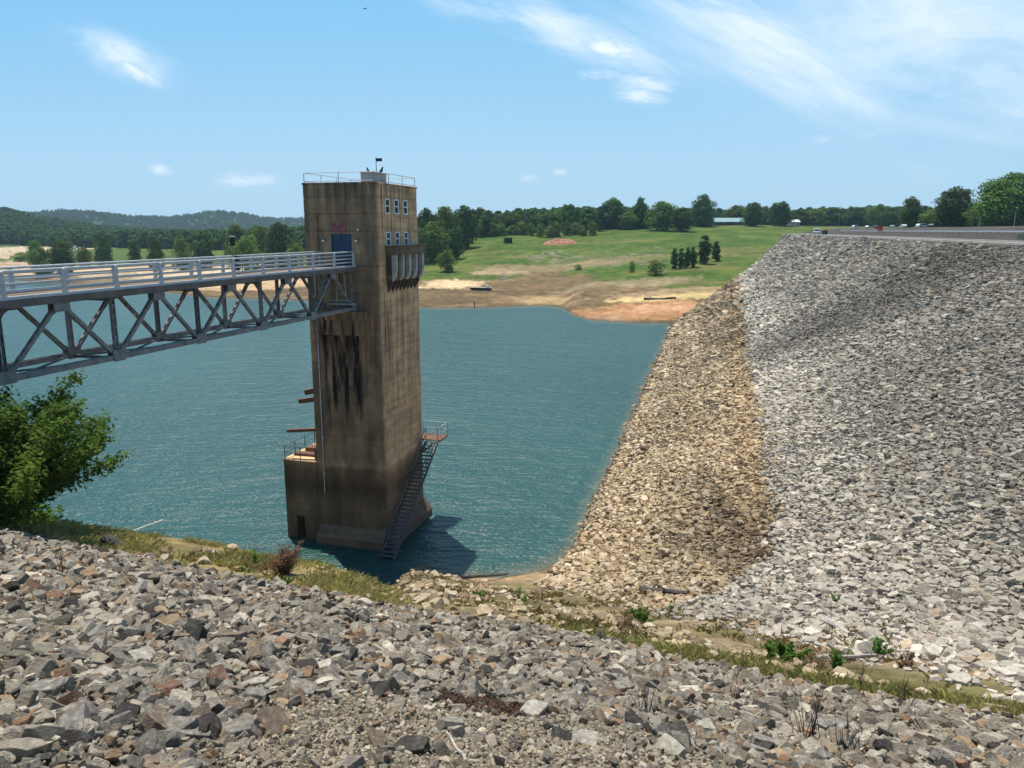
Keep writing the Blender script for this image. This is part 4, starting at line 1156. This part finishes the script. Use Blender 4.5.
wood('hillside_wood', 22000, -320, 440, 400, 3200, 13, 'dense hazy woodland covering the far hills on the left', t_left)
wood('skyline_wood', 1500, 425, 640, 455, 700, 13, 'dense woodland behind the top of the meadow')
wood('background_wood', 1500, 640, 1200, 600, 900, 13, 'dark woodland filling in behind the car park and houses')

# ------------------------------------------------------------------ big leafy bush on the near bank, left edge
def branch_bush(name, P, H, wid, nbr, leaves_per, leaf, mat, label, cat, seed, up=.6, stem_r=.03, lean=(0, 0)):
    r = np.random.default_rng(seed); o = empty(name, P, 0, label, cat)
    mb = MB(); cent, nor, tone = [], [], []
    for i in range(nbr):
        a = r.uniform(0, 6.28); el = r.uniform(.15, 1.35) * up + .25
        ln = H * r.uniform(.55, 1.05) / max(.5, math.sin(el) * .7 + .5)
        d = np.array([math.cos(a) * math.cos(el) * wid + lean[0], math.sin(a) * math.cos(el) * wid + lean[1], math.sin(el)])
        d /= np.linalg.norm(d); st = np.array([r.normal(0, .12 * H * .3), r.normal(0, .12 * H * .3), -.1])
        pts = [st]; dd = d.copy(); m_ = 6
        for j in range(m_):
            dd = dd + np.array([0, 0, .10]) + r.normal(0, .13, 3); dd /= np.linalg.norm(dd); pts.append(pts[-1] + dd * ln / m_)
        mb.chain([tuple(p) for p in pts], [stem_r * (1 - .85 * j / m_) for j in range(m_ + 1)], 5)
        t0 = r.uniform(.25, .75)
        for j in range(2, m_ + 1):
            nl = int(leaves_per * (.5 + .5 * j / m_))
            f = r.uniform(0, 1, nl)[:, None]; c = pts[j - 1] * (1 - f) + pts[j] * f
            side = r.normal(0, 1, (nl, 3)); side /= np.linalg.norm(side, axis=1)[:, None]
            spread = H * (.105 + .06 * (1 - j / m_)); c = c + side * (r.uniform(.1, 1, nl) ** .7 * spread)[:, None] * np.array([1, 1, .6])
            cent.append(c); nor.append(side * .5 + np.array([0, 0, .9])); tone.append(np.clip(t0 + r.normal(0, .2, nl), 0, 1))
    mb.build('stem', M['bark'], o)
    V, F = leaf_quads(np.concatenate(cent), leaf, np.concatenate(nor), .5, seed)
    link('foliage', np_mesh('foliage', V, F, mat, {'leaf': ('FACE', 'FLOAT', np.concatenate(tone))}), o)
    return o
bx_, by_ = -17.2, 23.6
branch_bush('bank_bush', (bx_, by_, zt(bx_, by_) + .2), 4.7, 1.0, 130, 190, .18, M['leaf_bush'], 'large leafy green bush leaning over the water under the bridge', 'bush', 5, .72, .05, (.24, 0))

# grass of the bank: one mass of blades
def blades(name, X, Y, h, mat, label, seed, wid=.006):
    r = np.random.default_rng(seed); n = len(X); Z = z_all(X, Y)
    a = r.uniform(0, 6.28, n); hh = h * r.uniform(.5, 1.3, n); wv = wid * r.uniform(.7, 1.5, n)
    base = np.stack([X, Y, Z - .03], 1); t = np.stack([np.cos(a), np.sin(a), 0 * a], 1) * wv[:, None]
    lean = np.stack([r.normal(0, .35, n), r.normal(0, .35, n), np.ones(n)], 1) * hh[:, None]
    mid = base + lean * .55 + r.normal(0, .02, (n, 3)); tip = base + lean + np.stack([r.normal(0, .1, n), r.normal(0, .1, n), -.06 * hh], 1)
    V = np.stack([base - t, base + t, mid + t * .6, tip], 1).reshape(-1, 3)
    V2 = np.stack([base - t, mid + t * .6, tip, mid - t * .6], 1).reshape(-1, 3)
    F = np.arange(4 * n).reshape(-1, 4)
    me = np_mesh(name, np.concatenate([V, V2]), np.concatenate([F, F + 4 * n]), mat, {'leaf': ('FACE', 'FLOAT', np.tile(np.clip(r.uniform(0, 1, n) * .6 + .5 * (fbm(X * .8, Y * .8, 66) - .2), 0, 1), 2))})
    return tag(link(name, me), label, kind='stuff')
def grass_pts(n, smin, smax, umin, umax, dens, tuft=14):
    m = n // tuft; s = np.repeat(rng.uniform(smin, smax, m), tuft); uu = np.repeat(rng.uniform(umin, umax, m), tuft); n = len(s)
    s = s + rng.normal(0, .07, n); uu = uu + rng.normal(0, .07, n)
    X, Y = .347 * s + .938 * uu, .938 * s - .347 * uu
    k = rng.uniform(0, 1, n) < dens(X, Y, s)
    return X[k], Y[k]
gX, gY = grass_pts(100000, 15.2, 21.5, -42, -6, lambda X, Y, s: smooth(15.1, 16.4, s + .8 * (fbm(X, Y, 71) - .5)) * smooth(.34, .58, fbm(X * .6, Y * .6, 72)) * (1 - left_w(X, Y)))
blades('dry_bank_grass', gX, gY, .16, M['drygrass'], 'dry yellow-green grass along the lip of the near bank', 1)
gX, gY = grass_pts(50000, 15.3, 19.0, -5, 16, lambda X, Y, s: smooth(15.2, 16.0, s) * (1 - smooth(17.0, 18.8, s + 1.0 * (fbm(X * .4, Y * .4, 73) - .5))) * smooth(-1.5, 4, X) * smooth(.36, .62, fbm(X * .7, Y * .7, 74)))
blades('groin_grass', gX, gY, .19, M['grass'], 'green grass strip between the near rubble and the dam riprap', 2)
gX, gY = grass_pts(30000, 16, 34, -17, 4, lambda X, Y, s: smooth(.5, .66, fbm(X * .5, Y * .5, 75)) * .5)
blades('sparse_shore_grass', gX, gY, .22, M['grass'], 'thin tufts of grass on the stony shore', 3)

# ------------------------------------------------------------------ weeds, dead stalks, driftwood
def dead_stalks(px, py, H, n, label, seed, spread=.25, wpx=None):
    P = hit(px, py); r = random.Random(seed); o = empty('dead_weed', P, 0, label, 'weed'); mb = MB()
    for i in range(n):
        a = r.uniform(0, 6.28); ln = H * r.uniform(.55, 1); q = Vector((r.gauss(0, .05), r.gauss(0, .05), -.05)); d = Vector((math.cos(a) * spread * r.uniform(.2, 1), math.sin(a) * spread * r.uniform(.2, 1), 1)).normalized()
        pts = [q]
        for j in range(4):
            d = (d + Vector((r.gauss(0, .09), r.gauss(0, .09), .02))).normalized(); pts.append(pts[-1] + d * ln / 4)
        mb.chain(pts, [.006, .005, .0045, .0035, .002], 4)
        for j in range(3):
            p = pts[2].lerp(pts[4], r.random()); e = p + Vector((r.gauss(0, .06), r.gauss(0, .06), r.uniform(.04, .12))); mb.chain([p, e], [.003, .0012], 3)
    mb.build('stalk', M['darkwood'], o); return o
dead_stalks(645, 718, .62, 14, 'dead upright weed stalks among the rubble right of the mulch patch', 1)
dead_stalks(806, 742, .78, 16, 'tall dark dead weed standing in front of the grass strip', 2)
dead_stalks(903, 712, .85, 12, 'dead weed on the rubble lip beside the pale square boulder', 3, .3)
dead_stalks(860, 690, .9, 9, 'thin dead stems at the far edge of the rubble', 4, .3)
dead_stalks(735, 700, .5, 6, 'few short dead stems on the rubble in the lower right', 6, .3)
dead_stalks(60, 578, .8, 7, 'thin grey dead stems among the rubble near the bush', 7, .3)
dead_stalks(845, 752, .5, 16, 'low brown dead weed at the bottom of the picture', 8, .6)
def weed(px, py, H, n, lp, leaf, label, seed, mat='leaf_weed', wid=.9, name='weed_clump', cat='weed', up=.9):
    P = hit(px, py); return branch_bush(name, P, H, wid, n, lp, leaf, M[mat], label, cat, seed, up, .012)
weed(785, 664, .75, 30, 34, .10, 'bright green leafy shrub at the toe of the dam riprap', 11, 'leaf_bush', 1.0, 'leafy_shrub', 'shrub')
weed(641, 624, .9, 22, 22, .09, 'bright green weed beside the dry brown bush on the bank', 12)
weed(283, 586, .38, 18, 20, .06, 'small bright green weed at the rubble edge below the dry bush', 13)
weed(284, 574, 1.1, 46, 26, .055, 'dry reddish brown bush on the bank in front of the tower', 14, 'straw', .8, 'dry_bush', 'bush')
weed(628, 632, .75, 26, 20, .05, 'small dry brown bush on the bank left of a green weed', 15, 'straw', .8, 'dry_bush', 'bush')
weed(243, 572, .3, 9, 14, .06, 'tiny green weed on the lip of the near rubble', 16)
weed(520, 602, .75, 9, 14, .06, 'spindly green weed on the stony shore', 17, 'leaf_weed', .5)
weed(480, 598, .6, 7, 12, .06, 'thin green weed left of the spindly one on the shore', 18, 'leaf_weed', .5)
weed(674, 612, .5, 9, 14, .07, 'dark green weed growing between tan riprap stones', 19, 'leaf_bush')
weed(836, 668, .8, 12, 18, .07, 'upright green weed beside the driftwood log', 20, 'leaf_weed', .6)
weed(878, 655, .75, 12, 18, .08, 'green weed on the dam toe right of the driftwood log', 21, 'leaf_bush', .6)
weed(815, 672, .8, 16, 12, .05, 'dry grey brush tangled behind the green shrub', 22, 'straw', .8, 'dry_bush', 'bush')
weed(905, 668, .5, 12, 18, .07, 'reddish low weed at the edge of the dam stones', 23, 'straw', .7)
weed(838, 601, .45, 10, 16, .06, 'bright lime weed alone on the pale riprap', 24, 'leaf_weed', 1.2, up=.4)
weed(256, 566, .8, 8, 10, .06, 'lone green weed on the bank beside the tower corner', 25, 'leaf_weed', .4)
def log(p0, p1, r, mat, label, name='driftwood_log', lift=.1, z0=None):
    A, B = hit(*p0), hit(*p1); A[2] += lift; B[2] += lift
    A, B = Vector(A), Vector(B); o = empty(name, A, 0, label, 'log'); d = B - A; rr_ = random.Random(int(p0[0])); mb = MB()
    pts = [d * (i / 5) + Vector((rr_.gauss(0, r * .3), rr_.gauss(0, r * .3), rr_.gauss(0, r * .2))) for i in range(6)]
    mb.chain(pts, [r * (1.1 - .09 * i) for i in range(6)], 8); mb.build('trunk', mat, o, smooth_=False)
    b = MB()
    for i in (1, 3):
        e = pts[i] + Vector((rr_.gauss(0, r * 3), rr_.gauss(0, r * 3), r * rr_.uniform(1.5, 3))); b.chain([pts[i], e], [r * .4, r * .15], 5)
    b.build('branch_stub', mat, o); return o
log((826, 622), (848, 638), .13, M['deadwood'], 'bleached driftwood log lying on the dam toe above the green shrub')
log((640, 592), (690, 596), .16, M['darkwood'], 'dark driftwood log on the tan stones near the shore')
log((815, 661), (876, 659), .07, M['deadwood'], 'thin pale driftwood pole along the toe of the riprap')
log((462, 579), (508, 576), .09, M['darkwood'], 'dark waterlogged branch at the edge of the shore')
log((0, 525), (46, 528), .06, M['deadwood'], 'grey dead branch lying on the grass below the big bush')
log((466, 765), (447, 736), .012, M['deadwood'], 'thin pale dead twig lying on the gravel', 'dead_twig', .03)
P0 = hit(134, 532)
o = empty('lumber_plank', (P0[0], P0[1], P0[2] + .12), 0, 'pale weathered plank propped on the grass lip above the water', 'plank')
pl = at_y(163, 520, P0[1] + .6) - np.array([P0[0], P0[1], P0[2] + .12])
MB().bar((0, 0, 0), tuple(pl), .14, .05).build('board', M['lumber'], o)
# mulch of dead leaves and twigs
n = 2600; a = rng.uniform(0, 6.28, n); q = np.sqrt(rng.uniform(0, 1, n)) * (1 + .25 * np.sin(a * 3))
mX, mY = -.25 + .72 * q * np.cos(a), 7.35 + .4 * q * np.sin(a)
V, F = leaf_quads(np.stack([mX, mY, z_all(mX, mY) + rng.uniform(.01, .07, n)], 1), .07, np.tile([0, 0, 1.0], (n, 1)), .25, 9)
M['mulch'] = mat_leaf('dead_leaf_litter', (.075, .048, .034), .1, .5)
tag(link('leaf_litter', np_mesh('leaf_litter', V, F, M['mulch'], {'leaf': ('FACE', 'FLOAT', rng.uniform(0, 1, n))})), 'dark patch of dead leaf litter on the gravel', kind='stuff')

# ------------------------------------------------------------------ boulders of the near slope, each a thing
HERO = {}
def hero_mesh(kd, i):
    if (kd, i) not in HERO:
        if ('base', i) not in HERO:
            HERO[('base', i)] = rock_mesh('boulder', 300 + i, ROCK['grey'], dimset[i % 6], 6 + i % 5, .02, True)
        m = HERO[('base', i)].copy(); m.materials.clear(); m.materials.append(ROCK[kd]); HERO[(kd, i)] = m
    return HERO[(kd, i)]
hr = random.Random(44)
def boulder(x, y, size, kd, label, group=None, tilt=.3, flat=1.0):
    o = link('boulder', hero_mesh(kd, hr.randrange(14)))
    o.location = (x, y, zt(x, y) + size * .16)
    o.rotation_euler = (hr.gauss(0, tilt), hr.gauss(0, tilt), hr.uniform(0, 6.28))
    o.scale = (size * hr.uniform(.9, 1.1), size * hr.uniform(.9, 1.1), size * hr.uniform(.65, 1.0) * flat)
    return tag(o, label, 'boulder', group)
for px, py, w_, kd, lab in (
    (97, 690, 26, 'dark', 'blackish block with a flat face among lighter stones'),
    (127, 640, 30, 'dark', 'dark wedge-shaped rock with a pale stone at its side'),
    (139, 668, 28, 'pale', 'pale flat slab right of the dark blocks'),
    (169, 695, 28, 'rust', 'rusty brown rock in the left rubble'),
    (177, 738, 38, 'grey', 'large squarish grey block beside a long brown slab'),
    (208, 737, 36, 'dark', 'long dark brown slab between the squarish block and a tan slab'),
    (273, 732, 36, 'tan', 'wide tan slab at the left edge of the gravel'),
    (75, 738, 50, 'grey', 'biggest rounded grey boulder in the bottom left corner'),
    (46, 698, 44, 'grey', 'broad flat grey slab at the left side of the rubble'),
    (63, 683, 28, 'rust', 'rusty orange flat stone near the left edge'),
    (114, 546, 22, 'dark', 'dark stone standing out on the lip below the grass'),
    (222, 687, 32, 'rust', 'reddish brown boulder above the gravel, left of centre'),
    (533, 716, 36, 'pale', 'white-topped boulder on the gravel below the mulch patch'),
    (563, 741, 22, 'dark', 'dark stone leaning against a white one on the gravel'),
    (584, 745, 28, 'pale', 'white oval stone on the gravel beside a dark one'),
    (377, 744, 27, 'tan', 'brown block alone on the gravel near the bottom edge'),
    (411, 754, 38, 'dark', 'dark brown boulder at the bottom edge beside a brown block'),
    (380, 698, 20, 'dark', 'small black stone left of the mulch patch'),
    (519, 701, 18, 'dark', 'small black stone at the right end of the mulch patch'),
    (915, 712, 22, 'pale', 'pale square boulder at the grass strip beside a dead weed'),
    (760, 715, 24, 'dark', 'dark flat rock in the rubble left of the tall dead weed'),
    (704, 739, 20, 'dark', 'blackish angular stone in the lower right gravel'),
    (762, 753, 24, 'dark', 'dark boulder at the bottom edge right of the gravel'),
    (825, 733, 36, 'grey', 'long grey slab tilted beside the tall dead weed'),
    (300, 705, 22, 'rust', 'brown rock at the upper left rim of the gravel'),
    (208, 598, 16, 'rust', 'small orange stone in the middle of the left rubble'),
):
    P = hit(px, py); boulder(P[0], P[1], w_ / 769 * P[1] * 1.02 + .02, kd, lab, None, .25, .9)
KLAB = {'grey': 'one of the many alike angular grey rocks in the near rubble', 'dark': 'one of several alike dark grey rocks in the near rubble',
        'pale': 'one of several alike pale grey rocks in the near rubble', 'tan': 'one of several alike tan rocks in the near rubble', 'rust': 'one of several alike rust-stained rocks in the near rubble'}
for x, y, s_ in zip(FX, FY, FS):
    kd = hr.choices(['grey', 'dark', 'pale', 'tan', 'rust'], [64, 11, 8, 13, 4])[0]
    boulder(float(x), float(y), float(s_), kd, KLAB[kd], 'loose %s rocks of the near slope' % kd, .4)

# ------------------------------------------------------------------ far buildings
def house(px, pyb, Y, wdt, dep, hw, hr_, wall, roof, label, cat='house', rz=0, open_=False, name='house'):
    P = at_y(px, pyb, Y); z = zt(P[0], Y)
    o = empty(name, (P[0], Y, z - .1), rz, label, cat)
    if open_:
        for sx in (-1, 1):
            for sy in (-1, 1): MB().b(sx * (wdt / 2 - .3) - .12, sx * (wdt / 2 - .3) + .12, sy * (dep / 2 - .3) - .12, sy * (dep / 2 - .3) + .12, 0, hw).build('post', wall, o)
    else:
        wl = MB().b(-wdt / 2, wdt / 2, -dep / 2, dep / 2, 0, hw).build('wall', wall, o)
        k = max(2, int(wdt / 4))
        for i in range(k):
            x = -wdt / 2 + wdt * (i + .5) / k
            if i == k // 2: MB().b(x - .5, x + .5, -dep / 2 - .05, -dep / 2 - .002, .05, 2.1).build('door', M['dark_wall'], o)
            else:
                wn = MB().b(x - .6, x + .6, -dep / 2 - .03, -dep / 2 - .002, 1.0, 2.2).build('window', M['glass'], o)
                mb = MB(); mb.b(x - .7, x - .6, -dep / 2 - .06, -dep / 2 - .003, .9, 2.3); mb.b(x + .6, x + .7, -dep / 2 - .06, -dep / 2 - .003, .9, 2.3); mb.b(x - .6, x + .6, -dep / 2 - .06, -dep / 2 - .003, 2.2, 2.3)
                mb.build('frame', M['white'], wn)
    e = .6; mb = MB()
    mb.prism([(-dep / 2 - e, hw - .1), (0, hw + hr_), (dep / 2 + e, hw - .1), (dep / 2 + e, hw + .1), (0, hw + hr_ + .2), (-dep / 2 - e, hw + .1)], 0, -wdt / 2 - e, wdt / 2 + e)
    mb.build('roof', roof, o)
    if not open_:
        mb = MB(); mb.prism([(-dep / 2, hw), (dep / 2, hw), (0, hw + hr_)], 0, -wdt / 2 + .05, wdt / 2 - .05); mb.build('gable', wall, o)
    return o
house(728, 224, 500, 20, 9, 2.6, 2.4, M['dark_wall'], M['roof_green'], 'long low dark building with a pale green metal roof', 'building', R(4), name='long_building')
house(704, 224, 520, 5, 7, 3.2, 2.2, M['house_wall'], M['white'], 'small white-roofed house half hidden behind meadow trees', 'house', R(30))
house(793, 223, 520, 6, 6, 2.6, 1.4, M['house_wall'], M['white'], 'little white hut beyond the end of the dam', 'hut', R(10), name='hut')
house(68, 247, 560, 9, 9, 3.0, 2.6, M['pole'], M['roof_grey'], 'grey-roofed picnic pavilion at the foot of the left woods', 'pavilion', R(30), True, 'picnic_pavilion')
P = hit(508, 243); sh = empty('field_shed', P, R(12), 'small dark grey open-fronted shed alone on the meadow', 'shed')
mb = MB(); mb.b(-1.9, 1.9, 1.2, 1.4, -.2, 2.3); mb.b(-1.9, -1.7, -1.2, 1.2, -.2, 2.2); mb.b(1.7, 1.9, -1.2, 1.2, -.2, 2.2); mb.b(.2, .35, -1.2, 1.2, -.2, 2.2); mb.build('wall', M['steel_dark'], sh)
mb = MB(); mb.prism([(-1.5, 2.35), (1.6, 2.2), (1.6, 2.32), (-1.5, 2.5)], 0, -2.1, 2.1); mb.build('roof', M['roof_grey'], sh)
# mound of red dirt
P = hit(560, 244); mo = bpy.data.objects.new
gx_, gy_ = np.meshgrid(np.linspace(-1, 1, 60), np.linspace(-1, 1, 40)); q = np.hypot(gx_, gy_)
hz_ = 2.9 * np.clip(1 - q ** 1.6, -.05, 1) * (.45 + .9 * fbm(gx_ * 4 + 3, gy_ * 2.5, 15)) + .5 * (fbm(gx_ * 14, gy_ * 9, 16) - .5) * (q < .95)
V = np.stack([gx_ * 8.6, gy_ * 5.0, hz_], 2).reshape(-1, 3); I = np.arange(2400).reshape(40, 60)
F = np.stack([I[:-1, :-1].ravel(), I[:-1, 1:].ravel(), I[1:, 1:].ravel(), I[1:, :-1].ravel()], 1)
V[:, 2] += np.array([zt(P[0] + a, P[1] + b) - P[2] for a, b in V[:, :2]])
tag(link('dirt_mound', np_mesh('dirt_mound', V, F, M['red_dirt']), None, P), 'long heap of red dirt dumped on the green meadow', 'mound')
# dock stranded on the bank
P = hit(481, 290); dk = empty('stranded_dock', P + np.array([0, 0, .25]), R(-14), 'grey floating dock stranded on the brown bank', 'dock')
mb = MB(); mb.b(-3.6, 3.6, -1.0, 1.0, .45, .6); mb.build('deck', M['kerb'], dk)
for x in (-2.4, 0, 2.4): MB().b(x - 1.0, x + 1.0, -.9, .9, -.1, .45).build('float', M['black'], dk)
MB().b(1.7, 2.9, -.6, .6, .6, 1.0).build('locker', M['house_wall'], dk)
P = hit(475, 306); mk = empty('marker_post', (P[0], P[1] - 3, -1), 0, 'dark marker post standing in the shallows off the bank', 'post')
MB().tube((0, 0, 0), (0, 0, 2.1), .14).build('post', M['darkwood'], mk); MB().b(-.2, .2, -.2, .2, 2.1, 2.45).build('cap', M['black'], mk)
log((644, 300), (676, 299), .38, M['darkwood'], 'dark drift log lying between the orange and yellow sand patches', lift=.2)
log((500, 280), (511, 277), .25, M['deadwood'], 'pale log on the grass edge of the far bank', lift=.15)

# ------------------------------------------------------------------ on and beyond the crest
def on_dam(px, d):
    """the point at offset d across the dam seen in picture column px"""
    a = (px - 512) / 785; Y = (d - 8.2) / (.967 * a - .2495); X, Y = along_dam(d, Y); return X, Y, zt(X, Y)
def car(px, d, label, paint, rz, group=None, van=False):
    X, Y, z = on_dam(px, d)
    o = empty('parked_car', (X, Y, z), rz, label, 'car', group); h = .35 if van else 0
    mb = MB(); mb.prism([(-2.3, .35), (2.3, .35), (2.35, .75), (1.3, .95), (.75, 1.5 + h), (-1.5, 1.5 + h), (-2.25, 1.0 + h)], 1, -.9, .9)
    mb.build('body', paint, o, bev=.06)
    mb = MB(); mb.prism([(1.12, .98), (.68, 1.42 + h), (-1.4, 1.42 + h), (-1.9, 1.0 + h * .6)], 1, -.915, .915); mb.build('side_window', M['glass'], o)
    mb = MB(); mb.b(2.3, 2.37, -.75, -.5, .62, .76); mb.build('headlight', M['white'], o)
    mb = MB(); mb.b(2.3, 2.37, .5, .75, .62, .76); mb.build('headlight', M['white'], o)
    for x in (-1.4, 1.4):
        for y in (-.85, .85):
            wl = MB().tube((x, y - .11, .34), (x, y + .11, .34), .34, n=16).build('wheel', M['tyre'], o)
            MB().tube((x, y - .115, .34), (x, y + .115, .34), .19, n=12).build('rim', M['alu'], wl)
    return o
car(856, 84, 'white van parked in front of the dark trees beyond the crest', M['car_white'], R(20), None, True)
car(868, 88, 'grey car parked just right of the white van', M['car_silver'], R(50))
car(876, 86, 'dark car parked left of the red road sign', M['car_dark'], R(60))
car(892, 90, 'silver car parked right of the red road sign', M['car_silver'], R(70))
car(903, 84, 'small white car parked below the upright dark tree', M['car_white'], R(80))
car(922, 84, 'white car parked sideways below the low light tree', M['car_white'], R(15))
car(933, 88, 'dark car parked right of the sideways white car', M['car_dark'], R(40))
# white works truck at the far end of the crest
X, Y, z = on_dam(817, 48); tk = empty('works_truck', (X, Y, 19.8), R(-110), 'white works truck standing at the far end of the crest road', 'truck')
mb = MB(); mb.prism([(2.9, .5), (2.95, 1.2), (2.2, 1.35), (1.75, 2.2), (.6, 2.2), (.6, .5)], 1, -1.0, 1.0); cb = mb.build('cab', M['car_white'], tk, bev=.05)
mb = MB(); mb.prism([(2.12, 1.4), (1.72, 2.08), (.8, 2.08), (.8, 1.4)], 1, -1.012, 1.012); mb.build('side_window', M['glass'], tk)
MB().bar((2.25, 0, 1.36), (1.82, 0, 2.14), 1.7, .03).build('windscreen', M['glass'], tk)
mb = MB(); mb.b(-3.2, .5, -1.1, 1.1, .75, 2.5); mb.build('box_body', M['car_white'], tk, bev=.04)
for x in (-2.2, 1.9):
    for y in (-.9, .9):
        wl = MB().tube((x, y - .15, .45), (x, y + .15, .45), .45, n=16).build('wheel', M['tyre'], tk); MB().tube((x, y - .16, .45), (x, y + .16, .45), .22, n=10).build('rim', M['alu'], wl)
X, Y, z = on_dam(825, 47); ld = empty('site_skid_box', (X, Y, 19.8), R(-100), 'dull green equipment box right of the white works truck', 'equipment')
mb = MB(); mb.b(-1.2, 1.2, -.8, .8, .35, 1.7); mb.build('cabinet', M['dark_wall'], ld, bev=.04)
mb = MB(); mb.b(-1.4, 1.4, -.7, -.5, .12, .35); mb.b(-1.4, 1.4, .5, .7, .12, .35); mb.build('skid', M['rust'], ld)
MB().tube((.7, 0, 1.7), (.7, 0, 2.3), .07).build('exhaust', M['black'], ld)
# red road sign
X, Y, z = on_dam(880.5, 52.3); sg = empty('road_sign', (X, Y, z), R(-20), 'bright red road-works sign on two legs beside the crest road', 'sign')
for x in (-.45, .45): MB().b(x - .05, x + .05, -.05, .05, -.1, 2.2).build('leg', M['pole'], sg)
bd = MB().b(-.6, .6, -.09, -.052, 1.5, 2.75).build('board', M['sign_red'], sg); MB().b(-1.15, -.68, -.1, -.06, 2.0, 2.4).build('flag', M['sign_red'], sg)
X, Y, z = on_dam(1022, 53.5); tb = empty('notice_board', (X, Y, z), R(-25), 'tan board on posts beside the crest road at the right edge', 'sign')
for x in (-.35, .35): MB().b(x - .05, x + .05, -.04, .04, -.1, .5).build('post', M['pole'], tb)
MB().b(-.5, .6, -.07, -.04, .2, 1.0).build('board', M['tan'], tb)
# utility poles
for px, Y, ytop, lab in ((838.5, 380, 206, 'tall bare utility pole behind the white works truck'), (979, 262, 215, 'short grey pole in front of the trees between the two big crowns'), (1014, 255, 211, 'utility pole with a cross-arm before the huge right-edge tree')):
    P = at_y(px, 226, Y); z = zt(P[0], Y); h = at_y(px, ytop, Y)[2] - z
    o = empty('utility_pole', (P[0], Y, z), 0, lab, 'pole')
    MB().tube((0, 0, -.2), (0, 0, h), .16, .11, n=8).build('shaft', M['pole'], o)
    if h > 3.2: MB().b(-.8, .8, -.06, .06, h - .7, h - .55).build('cross_arm', M['pole'], o)
# long guard rail beyond the road
gr = empty('guard_rail', (*along_dam(60, 60), 20.7), 0, 'long pale guard rail running beyond the crest road', 'guard rail')
o0 = Vector(gr.location); mb = MB()
for k, Yc in enumerate(range(60, 330, 4)):
    X, Y = along_dam(60, Yc); z = zt(X, Y); q = Vector((X, Y, z)) - o0
    MB().b(q.x - .07, q.x + .07, q.y - .07, q.y + .07, q.z - .1, q.z + .75).build('post', M['pole'], gr)
    X2, Y2 = along_dam(60, Yc + 4); q2 = Vector((X2, Y2, zt(X2, Y2))) - o0
    mb.bar(q + Vector((-.1, 0, .62)), q2 + Vector((-.1, 0, .62)), .05, .28)
mb.build('rail', M['alu'], gr)

# ------------------------------------------------------------------ birds
def bird(name, P, rz, label, sc, flying=False):
    if flying: co = [((0, 0, 0), .075), ((.16, 0, .02), .05), ((.26, 0, .035), .042), ((.33, 0, .03), .012), ((-.16, 0, -.01), .05), ((-.34, 0, -.02), .028)]; ed = [(0, 1), (1, 2), (2, 3), (0, 4), (4, 5)]
    else: co = [((0, 0, .20), .085), ((.06, 0, .30), .06), ((.08, 0, .385), .042), ((.15, 0, .38), .012), ((-.08, 0, .12), .055), ((-.17, 0, .0), .025)]; ed = [(0, 1), (1, 2), (2, 3), (0, 4), (4, 5)]
    n = len(co)
    for s_ in (-1, 1):
        if flying: k = len(co); co += [((.05, s_ * .22, .08), .035), ((.0, s_ * .46, .06), .026), ((-.08, s_ * .66, .02), .012)]; ed += [(0, k), (k, k + 1), (k + 1, k + 2)]
        else: k = len(co); co += [((.02, s_ * .05, .08), .02), ((.03, s_ * .05, -.02), .012)]; ed += [(0, k), (k, k + 1)]
    me = bpy.data.meshes.new(name); me.from_pydata([tuple(Vector(c) * sc) for c, _ in co], ed, [])
    o = link(name, me, None, [float(v) for v in P]); o.rotation_euler = (0, 0, rz)
    m = o.modifiers.new('skin', 'SKIN'); sk = me.skin_vertices[0].data
    for i, (_, r) in enumerate(co): sk[i].radius = (r * sc, r * sc * (.45 if flying and i >= n else 1))
    sk[0].use_root = True
    sub = o.modifiers.new('sub', 'SUBSURF'); sub.levels = 2; sub.render_levels = 2
    me.materials.append(M['black'])
    return tag(o, label, 'bird')
bird('perched_bird', tw(-.78, .7, 25.13), R(160), 'small black bird perched on the roof hatch left of the vane', .78)
bird('perched_bird', tw(-.45, 2.0, 25.14), R(20), 'larger black bird perched on the roof hatch right of the vane', 1.05)
bird('flying_bird', at_y(365, 8.7, 95), R(60), 'small dark bird flying high in the sky above the tower', .8, True)

# ------------------------------------------------------------------ haze
USE_HAZE = True
if USE_HAZE:
    hb = MB().b(-2600, 1500, -60, 4200, -8, 150).build('haze', None)
    hm = bpy.data.materials.new('summer_haze'); hm.use_nodes = True; nt = hm.node_tree
    for n_ in list(nt.nodes):
        if n_.type == 'BSDF_PRINCIPLED': nt.nodes.remove(n_)
    pv = N(nt, 'ShaderNodeVolumePrincipled'); pv.inputs['Color'].default_value = (.62, .84, 1, 1); pv.inputs['Density'].default_value = .00011
    pv.inputs['Anisotropy'].default_value = .2
    L(nt, pv.outputs[0], nt.nodes['Material Output'].inputs['Volume'])
    hb.data.materials.append(hm); tag(hb, 'pale summer haze lying over the lake and far hills', kind='stuff')
